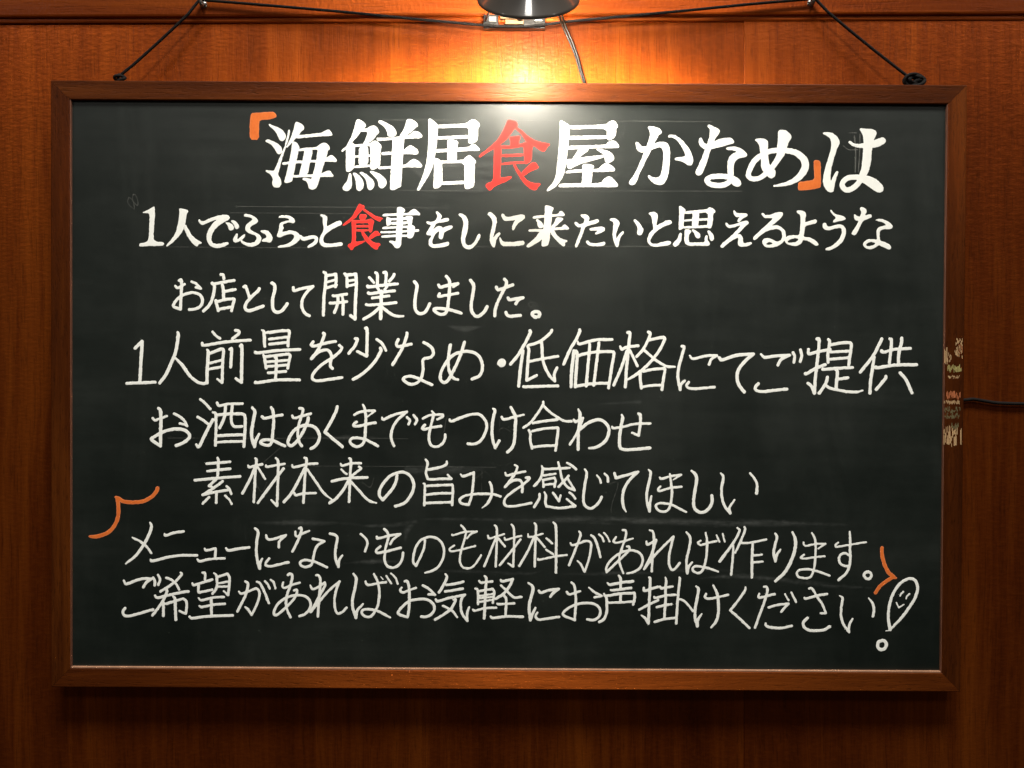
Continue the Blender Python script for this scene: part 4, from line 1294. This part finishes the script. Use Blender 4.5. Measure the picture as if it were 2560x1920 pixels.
def paint_mesh(name, shapes, mat, step=1.25, lift=0.00006, body=0.00005, edge=2.6, rough=0.30, parent=None):
    """one sheet of paint over the union of the shapes, a little thicker away from its edge"""
    items = []
    for s in shapes:
        if s[0] == 'H':
            items[-1].append(s)
        else:
            items.append([s])
    pts = np.concatenate([np.concatenate([p[:, :2] for p in (s[1] if s[0] == 'S' else [s[1]])]) for s in shapes])
    x0, y0 = pts.min(0) - 22
    x1, y1 = pts.max(0) + 22
    nx, ny = int((x1 - x0) / step) + 1, int((y1 - y0) / step) + 1
    gx, gy = x0 + np.arange(nx) * step, y0 + np.arange(ny) * step
    D = np.full((ny, nx), 50.0)
    for it in items:
        k, g = it[0]
        q = np.concatenate([p[:, :2] for p in g]) if k == 'S' else g
        pad = 4 + (max(p[:, 2].max() for p in g) if k == 'S' else 0)
        i0, i1 = np.searchsorted(gx, q[:, 0].min() - pad), np.searchsorted(gx, q[:, 0].max() + pad)
        j0, j1 = np.searchsorted(gy, q[:, 1].min() - pad), np.searchsorted(gy, q[:, 1].max() + pad)
        X, Y = np.meshgrid(gx[i0:i1], gy[j0:j1])
        if k == 'S':
            d = np.minimum.reduce([sdf_path(p, X, Y) for p in g])
        else:
            d = sdf_poly(g, X, Y)
            for h in it[1:]:
                d = np.maximum(d, -sdf_poly(h[1], X, Y))
        D[j0:j1, i0:i1] = np.minimum(D[j0:j1, i0:i1], d)
    D += rough * soft_noise(ny, nx, 4) + 0.5 * rough * soft_noise(ny, nx, 2)
    D = np.where(np.abs(D) < 1e-4, 1e-4, D)
    ins = D < 0
    code = ins[:-1, :-1] * 1 + ins[:-1, 1:] * 2 + ins[1:, 1:] * 4 + ins[1:, :-1] * 8
    nC = nx * ny
    nHz = ny * (nx - 1)

    def cid(j, i):
        return j * nx + i

    def hid(j, i):                    # edge between (j,i) and (j,i+1)
        return nC + j * (nx - 1) + i

    def vid(j, i):                    # edge between (j,i) and (j+1,i)
        return nC + nHz + j * nx + i
    corner = [lambda j, i: cid(j, i), lambda j, i: cid(j, i + 1), lambda j, i: cid(j + 1, i + 1), lambda j, i: cid(j + 1, i)]
    edges = [lambda j, i: hid(j, i), lambda j, i: vid(j, i + 1), lambda j, i: hid(j + 1, i), lambda j, i: vid(j, i)]
    loops, starts, totals = [], [], []
    pos = 0
    for c in range(1, 16):
        J, I = np.nonzero(code == c)
        if not len(J):
            continue
        seq = []
        for k in range(4):
            a, b = (c >> k) & 1, (c >> ((k + 1) % 4)) & 1
            if a:
                seq.append(corner[k])
            if a != b:
                seq.append(edges[k])
        V = np.stack([f(J, I) for f in seq], 1)[:, ::-1]
        m = V.shape[1]
        loops.append(V.reshape(-1))
        starts.append(pos + np.arange(len(J)) * m)
        totals.append(np.full(len(J), m))
        pos += len(J) * m
    loops = np.concatenate(loops)
    used, inv = np.unique(loops, return_inverse=True)
    px, py, dd = np.zeros(len(used)), np.zeros(len(used)), np.zeros(len(used))
    mc = used < nC
    j, i = used[mc] // nx, used[mc] % nx
    px[mc], py[mc], dd[mc] = gx[i], gy[j], D[j, i]
    mh = (used >= nC) & (used < nC + nHz)
    u = used[mh] - nC
    j, i = u // (nx - 1), u % (nx - 1)
    t = D[j, i] / (D[j, i] - D[j, i + 1])
    px[mh], py[mh] = gx[i] + t * step, gy[j]
    mv = used >= nC + nHz
    u = used[mv] - nC - nHz
    j, i = u // nx, u % nx
    t = D[j, i] / (D[j, i] - D[j + 1, i])
    px[mv], py[mv] = gx[i], gy[j] + t * step
    dist = np.maximum(0, -dd)
    s = np.clip(dist / edge, 0, 1)
    dep = PAN - lift - body * s * (2 - s)
    R3 = np.array(M4i.to_3x3())
    o = np.array(M4i @ CAM)
    ray = np.stack([(px - 1280.0) / FPX, np.ones_like(px), (960.0 - py) / FPX], 1) @ R3.T
    co = o + ray * ((dep - o[1]) / ray[:, 1])[:, None]
    me = bpy.data.meshes.new(name)
    me.vertices.add(len(co))
    me.vertices.foreach_set('co', co.astype(np.float32).ravel())
    me.loops.add(len(inv))
    me.loops.foreach_set('vertex_index', inv.astype(np.int32))
    st = np.concatenate(starts)
    me.polygons.add(len(st))
    me.polygons.foreach_set('loop_start', st.astype(np.int32))
    me.update(calc_edges=True)
    at_ = me.attributes.new('edge', 'FLOAT', 'POINT')
    at_.data.foreach_set('value', dist.astype(np.float32))
    me.polygons.foreach_set('use_smooth', np.ones(len(st), bool))
    return link(name, me, mat, parent)


def marker(name, full, thin, edge_col, streak=0.22):
    """liquid chalk: dense at the rim of a stroke, thinner and streaky inside"""
    N = Nodes(name)
    e = N.attr('edge')
    n1 = N.noise(N.coords((120, 120, 120)), 1, 4, 0.65)
    n2 = N.noise(N.coords((900, 900, 320), (3, 3, 3)), 1, 3, 0.6)
    n = N.math('ADD', N.math('MULTIPLY', n1, 0.6), N.math('MULTIPLY', n2, 0.4))
    c = N.mix(N.math('MULTIPLY', N.ramp(n, [(0.42, 0.0), (0.68, 1.0)]), streak), full, thin)
    rim = N.math('SUBTRACT', 1.0, N.math('DIVIDE', e, 2.2), clamp=True)
    c = N.mix(N.math('MULTIPLY', rim, 0.5), c, edge_col)
    N.set(Base_Color=c, Normal=N.bump(n2, 0.15, 0.0004))
    N.p.inputs['Roughness'].default_value = 0.75
    N.p.inputs['Specular IOR Level'].default_value = 0.25
    return N.m


def faint(name, colr, amount, width, patch):
    """a thin veil of chalk dust over the slate"""
    N = Nodes(name)
    e = N.attr('edge')
    n1 = N.noise(N.coords((20, 20, 130), (2, 2, 2)), 1, 5, 0.65)
    n2 = N.noise(N.coords((240, 240, 240), (2, 7, 2)), 1, 3, 0.6)
    f = N.math('MULTIPLY', N.ramp(n1, [(0.36, 0.0), (0.66, 1.0)]), N.ramp(n2, [(0.25, 0.4), (0.7, 1.0)])) if patch else \
        N.ramp(n2, [(0.30, 0.35), (0.62, 1.0)])
    sm = N.n('ShaderNodeMapRange', interpolation_type='SMOOTHSTEP')
    N.l(e, sm.inputs[0])
    sm.inputs[2].default_value = width
    f = N.math('MULTIPLY', N.math('MULTIPLY', f, sm.outputs[0]), amount)
    N.set(Base_Color=colr, Alpha=f)
    N.p.inputs['Roughness'].default_value = 0.8
    N.p.inputs['Specular IOR Level'].default_value = 0.2
    return N.m


MK = {'w': marker("white_marker", (0.70, 0.71, 0.675), (0.55, 0.565, 0.54), (0.75, 0.755, 0.72)),
      'r': marker("red_marker", (0.66, 0.024, 0.018), (0.58, 0.018, 0.014), (0.70, 0.080, 0.055), 0.8),
      'o': marker("orange_marker", (0.56, 0.125, 0.018), (0.46, 0.085, 0.010), (0.62, 0.22, 0.11), 0.8)}
m_ghost = faint("faint_chalk", (0.55, 0.55, 0.50), 0.19, 0.8, False)
m_smear = faint("wiped_chalk", (0.40, 0.42, 0.40), 0.13, 12.0, True)

WL = {1: 'large bold white lettering of the top line', 2: 'bold white lettering of the second line',
      3: 'thin white lettering of the third line', 4: 'tall white lettering of the fourth line',
      5: 'white lettering of the fifth line', 6: 'white lettering of the sixth line',
      7: 'white lettering of the seventh line', 8: 'white lettering of the bottom line'}
MARKS = parse(STROKES)
for ln in sorted(MARKS):
    if ln == 9:
        o = paint_mesh("faint_chalk_marks", MARKS[ln][0][1], m_ghost, step=1.0, body=0.0, lift=0.00003, rough=0.1, parent=board)
        o['kind'] = 'stuff'
    elif ln == 10:
        o = paint_mesh("chalk_smears", MARKS[ln][0][1], m_smear, step=2.5, body=0.0, lift=0.000015, rough=1.0, parent=board)
        o['kind'] = 'stuff'
    else:
        for c, sh in MARKS[ln]:
            if not sh:
                continue
            if c == 'w':
                o = paint_mesh("lettering", sh, MK['w'], parent=board)
                o['label'] = WL[ln]
            elif c == 'r':
                o = paint_mesh("red_character", sh, MK['r'], parent=board, lift=0.00010)
                o['label'] = 'red character for food in line %s' % ('one' if ln == 1 else 'two')
            elif c == 'x':
                o = paint_mesh("exclamation_mark", sh, MK['w'], parent=board)
                o['label'] = 'hollow exclamation mark with a smiling face'
            elif c == 'o':
                o = paint_mesh("bracket_mark", sh, MK['o'], parent=board, lift=0.00010)
                o['label'] = 'orange bracket mark'

# torn sticker remains on the right rail
RES = [("sticker_residue", (0.52, 0.33, 0.16), [(2361, 2368, 868, 911, 12, 22, 42), (2369, 2378, 880, 906, 12, 5, 14), (2387, 2407, 843, 896, 46, 3, 16),
                                               (2361, 2396, 1062, 1120, 60, 8, 34), (2403, 2407, 1062, 1118, 6, 24, 50),
                                               (2370, 2402, 937, 947, 20, 2, 6), (2362, 2400, 1000, 1012, 28, 4, 10)]),
       ("sticker_residue", (0.38, 0.33, 0.11), [(2370, 2405, 911, 932, 44, 7, 18)]),
       ("sticker_residue", (0.44, 0.13, 0.045), [(2366, 2403, 977, 999, 44, 6, 18), (2397, 2407, 860, 885, 8, 8, 18)]),
       ("sticker_residue", (0.13, 0.12, 0.05), [(2364, 2402, 1016, 1048, 50, 3, 9), (2380, 2398, 1056, 1076, 18, 5, 14)])]
rr = random.Random(11)
for nm, colr, zones in RES:
    bm = bmesh.new()
    cells = set()
    for x0, x1, y0, y1, cnt, l0, l1 in zones:
        for _ in range(int(cnt * 1.8)):
            x = round(rr.uniform(x0, x1) / 2.0) * 2.0
            ln_ = rr.uniform(l0, l1)
            y = rr.uniform(y0, max(y0 + 1, y1 - ln_))
            key = [(int(x * 10), int(q)) for q in range(int(y), int(y + ln_) + 1)]
            if any(k in cells for k in key):
                continue
            cells.update(key)
            xo = -0.011 * (y - 830)
            w = rr.uniform(0.35, 0.6)
            vs = [bm.verts.new(loc(px, py, -0.00012)) for px, py in
                  ((x + xo - w, y + rr.uniform(-2, 2)), (x + xo + w, y + rr.uniform(-2, 2)), (x + xo + w, y + ln_), (x + xo - w, y + ln_))]
            bm.faces.new(vs)
    bm_obj(nm, bm, plain(nm, colr, 0.7), board)

# ---------------------------------------------------------------- what it hangs from
m_cord = plain("black_cord", (0.006, 0.005, 0.0045), 0.8, 0.0, 0.1)
m_steel = plain("zinc_steel", (0.22, 0.215, 0.20), 0.42, 1.0)
m_dark = plain("dark_metal", (0.020, 0.018, 0.016), 0.35, 0.6)

YF = 0.0105                          # depth of the frame's top edge, where the eyelets are
YR = WALL_Y - 0.0055                 # front of the wall rail
eyeL, eyeR = at(298, 193, YF), at(2268, 190, YF)
hkL, hkR = at(504, 3, YR - 0.006), at(2032, -2, YR - 0.006)


def screw_hook(p, lab):
    bm = bmesh.new()
    x, y, z = p
    add_tube(bm, [(x, YR + 0.012, z - 0.001), (x, YR - 0.003, z - 0.001)], 0.0016, 10)
    pts = [Vector((x, YR - 0.002, z - 0.001)), Vector((x, YR - 0.005, z - 0.0038)), Vector((x, YR - 0.0075, z - 0.0030)),
           Vector((x, YR - 0.0085, z + 0.001)), Vector((x, YR - 0.0080, z + 0.0045))]
    add_tube(bm, catmull(pts, 6), 0.0017, 10)
    add_lathe(bm, [(0.0, 0.0018), (0.0030, 0.0016), (0.0036, 0.0006), (0.0036, -0.0002), (0.0, -0.0002)], (x, YR, z - 0.001), (0, -1, 0), 24)
    tag(bm_obj("screw_hook", bm, m_steel, smooth=True), lab, 'hook', 'steel hooks on the wall rail')


screw_hook(hkL, 'small steel screw hook carrying the left end of the black cord')
screw_hook(hkR, 'small steel screw hook carrying the right end of the black cord')


def px(points, Y):
    return [at(x, y, Y if not isinstance(Y, (list, tuple)) else Y[i]) for i, (x, y) in enumerate(points)]


sag_px = [(504, 0), (580, 6), (700, 16), (860, 30), (1020, 46), (1140, 57), (1220, 64), (1290, 66), (1350, 63),
          (1420, 54), (1560, 41), (1720, 26), (1880, 10), (2032, -3)]
yy = YR - 0.0040
bm = bmesh.new()
add_braid(bm, [eyeL + Vector((0, 0, 0.001))] + [eyeL.lerp(hkL, k / 6) + Vector((0, 0, -0.0012 * math.sin(math.pi * k / 6))) for k in range(1, 6)]
          + px([(496, 3), (504, -1)], yy), 0.0014, 0.0068)
add_braid(bm, catmull(px(sag_px, yy), 4), 0.0014, 0.0068)
add_braid(bm, px([(2032, -4), (2042, 1)], yy) + [hkR.lerp(eyeR, k / 6) + Vector((0, 0, -0.0012 * math.sin(math.pi * k / 6))) for k in range(1, 6)] + [eyeR], 0.0014, 0.0068)
cord = bm_obj("hanging_cord", bm, m_cord, smooth=True)
tag(cord, 'thin black braided cord strung over two hooks and tied to the frame', 'cord')
# the knot on the right
bm = bmesh.new()
for k in range(7):
    r0 = (0.0062, 0.0060, 0.0052, 0.0044, 0.0036, 0.0028, 0.0022)[k]
    cpt = eyeR + Vector((0.0066, -0.0016 + 0.0011 * (k % 4), -0.0046 + 0.0002 * k))
    ring = [cpt + Vector((math.cos(t) * r0 * 1.60, math.sin(t * 2 + k) * 0.0014, math.sin(t) * r0 * 0.95))
            for t in [i / 20 * 2 * math.pi for i in range(21)]]
    add_tube(bm, ring, 0.0017, 8)
kn = bm_obj("knot", bm, m_cord, cord, smooth=True)
bm = bmesh.new()
for k in range(2):
    cpt = eyeL + Vector((0.0010, -0.0008 + 0.0016 * k, -0.0012 + 0.0012 * k))
    ring = [cpt + Vector((math.cos(t) * (0.0052 - 0.0022 * k), math.sin(t * 2 + k) * 0.0012, math.sin(t) * 0.0024))
            for t in [i / 16 * 2 * math.pi for i in range(17)]]
    add_tube(bm, ring, 0.0015, 8)
bm_obj("knot", bm, m_cord, cord, smooth=True)
# eyelet plates on the frame's upper edge (parts of the board)
for e, dx in ((eyeL, 0.0), (eyeR, 0.006)):
    bm = bmesh.new()
    c = M4i @ (e + Vector((dx, 0, 0)))
    add_box(bm, (c.x - 0.0085, c.y - 0.004, BH + 0.00005), (c.x + 0.0085, c.y + 0.004, BH + 0.0013), 0.0004)
    t = [Vector((c.x + math.cos(q) * 0.0030, c.y, BH + 0.0026 + math.sin(q) * 0.0030)) for q in [i / 20 * 2 * math.pi for i in range(21)]]
    add_tube(bm, t, 0.0009, 8)
    bm_obj("eyelet", bm, m_dark, board, smooth=False)

# ---------------------------------------------------------------- the picture lamp
lamp = empty("picture_lamp", at(1285, 55, WALL_Y))
tag(lamp, 'glossy black picture lamp clipped to the wall above the chalkboard, lit', 'lamp')
LINV = Matrix.Translation(-lamp.location)
m_black = Nodes("black_enamel")
m_black.set(Base_Color=(0.045, 0.038, 0.032))
m_black.p.inputs['Roughness'].default_value = 0.30
m_black.p.inputs['Coat Weight'].default_value = 0.6
m_black.p.inputs['Coat Roughness'].default_value = 0.06
m_black = m_black.m
m_white = plain("white_enamel_inside", (0.75, 0.74, 0.70), 0.35)

CY = WALL_Y - 0.112
C = at(1321, -1, CY)
AX = Vector((0, 0.7071, -0.7071))     # the shade opens toward the wall and down
RR = 0.0448


def lamp_part(name, bm, mat, smooth=True):
    bmesh.ops.transform(bm, matrix=LINV, verts=bm.verts)
    return bm_obj(name, bm, mat, lamp, smooth)


bm = bmesh.new()
outer = [(RR - 0.0012, 0.0), (RR - 0.0002, 0.0004), (RR, -0.0006), (RR - 0.0020, -0.0022), (RR - 0.0122, -0.0115), (RR - 0.0250, -0.0230),
         (0.0176, -0.0270), (0.0170, -0.0380), (0.0168, -0.0560), (0.0168, -0.0850), (0.0150, -0.0880), (0.0, -0.0885)]
add_lathe(bm, outer, C, AX, 96)
lamp_part("lamp_shade", bm, m_black)
bm = bmesh.new()
add_lathe(bm, [(RR - 0.0014, -0.0001), (RR - 0.0032, -0.0022), (RR - 0.0134, -0.0115), (RR - 0.0262, -0.0230),
               (0.0164, -0.0272), (0.0160, -0.0440), (0.0, -0.0445)], C, AX, 96)
lamp_part("reflector", bm, m_white)
bm = bmesh.new()
add_lathe(bm, [(0.0, 0.0005), (0.0075, -0.0012), (0.0128, -0.0060), (0.0150, -0.0135), (0.0138, -0.0205), (0.0105, -0.0280), (0.0085, -0.0440)], C, AX, 40)
nb = Nodes("lit_bulb")
em = nb.n('ShaderNodeEmission')
em.inputs[0].default_value = (1.0, 0.92, 0.79, 1)
em.inputs[1].default_value = BULB
nb.l(em.outputs[0], nb.out.inputs['Surface'])
lamp_part("bulb", bm, nb.m)

# clip plate on the wall, with its lugs and wooden packing
p0, p1 = at(1209, 41, YR), at(1363, 72, YR)
bm = bmesh.new()
add_box(bm, (p0.x, YR - 0.0015, p1.z), (p1.x, WALL_Y - 0.0001, p1.z + 0.0022), 0.0004)
add_box(bm, (p0.x, YR - 0.0040, p1.z + 0.0023), (p0.x + 0.0150, WALL_Y - 0.0001, p0.z), 0.0006)
add_box(bm, (p1.x - 0.0220, YR - 0.0040, p1.z + 0.0023), (p1.x, WALL_Y - 0.0001, p0.z + 0.0004), 0.0006)
lamp_part("clip_plate", bm, m_dark, False)
for q0, q1 in (((1222, 47), (1241, 60)), ((1336, 46), (1356, 59))):
    bm = bmesh.new()
    A, B = at(*q0, YR), at(*q1, YR)
    add_box(bm, (A.x, YR - 0.0056, B.z), (B.x, YR - 0.0041, A.z), 0.0005)
    lamp_part("clip_lug", bm, m_steel, False)
bm = bmesh.new()
A, B = at(1251, 40, YR), at(1325, 62, YR)
add_box(bm, (A.x, YR - 0.0030, B.z + 0.0050), (B.x, YR - 0.0001, A.z), 0.0005)
add_box(bm, (A.x + 0.005, YR - 0.0022, B.z), (B.x - 0.006, YR - 0.0001, B.z + 0.0046), 0.0005)
lamp_part("wooden_packing", bm, plain("pale_packing_wood", (0.16, 0.085, 0.030), 0.65))
bm = bmesh.new()
add_tube(bm, [at(1214, 52, YR - 0.006), at(1219, 38, YR - 0.012), at(1226, 22, YR - 0.022), at(1245, -25, YR - 0.045), C + AX * -0.055 + Vector((-0.016, 0.004, 0.0))], 0.0011, 8)
lamp_part("wire_spring", bm, m_steel)
bm = bmesh.new()
add_tube(bm, catmull([at(1300, 44, YR - 0.002), at(1302, 0, YR - 0.020), at(1310, -70, YR - 0.040), C + AX * -0.070]), 0.0045, 12)
lamp_part("lamp_arm", bm, m_dark)
bm = bmesh.new()
cpx = [(1385, 5), (1402, 42), (1412, 70), (1428, 106), (1441, 140), (1451, 176), (1460, 204), (1464, 222)]
cy = [WALL_Y - 0.035, WALL_Y - 0.020, WALL_Y - 0.013, WALL_Y - 0.010, WALL_Y - 0.008, WALL_Y - 0.006, WALL_Y - 0.005, WALL_Y - 0.0035]
for s in (-1, 1):
    add_tube(bm, catmull([at(x + s * 3.4 * (1 - 0.65 * i / 7), y - s * 1.4, cy[i]) for i, (x, y) in enumerate(cpx)], 6), 0.00105, 10)
lamp_part("power_cord", bm, plain("brown_flex", (0.010, 0.0065, 0.0035), 0.4, 0.0, 0.3))

# the black cable coming out from behind the board on the right
bm = bmesh.new()
cpx = [(2380, 1000), (2412, 1000), (2432, 998), (2458, 1002), (2490, 1007), (2530, 1009), (2570, 1010), (2680, 1014)]
add_tube(bm, catmull([at(x, y, WALL_Y - 0.0042) for x, y in cpx], 8), 0.0017, 12)
tag(bm_obj("wall_cable", bm, m_cord, smooth=True), 'black cable leaving the right side of the board along the wall', 'cable')
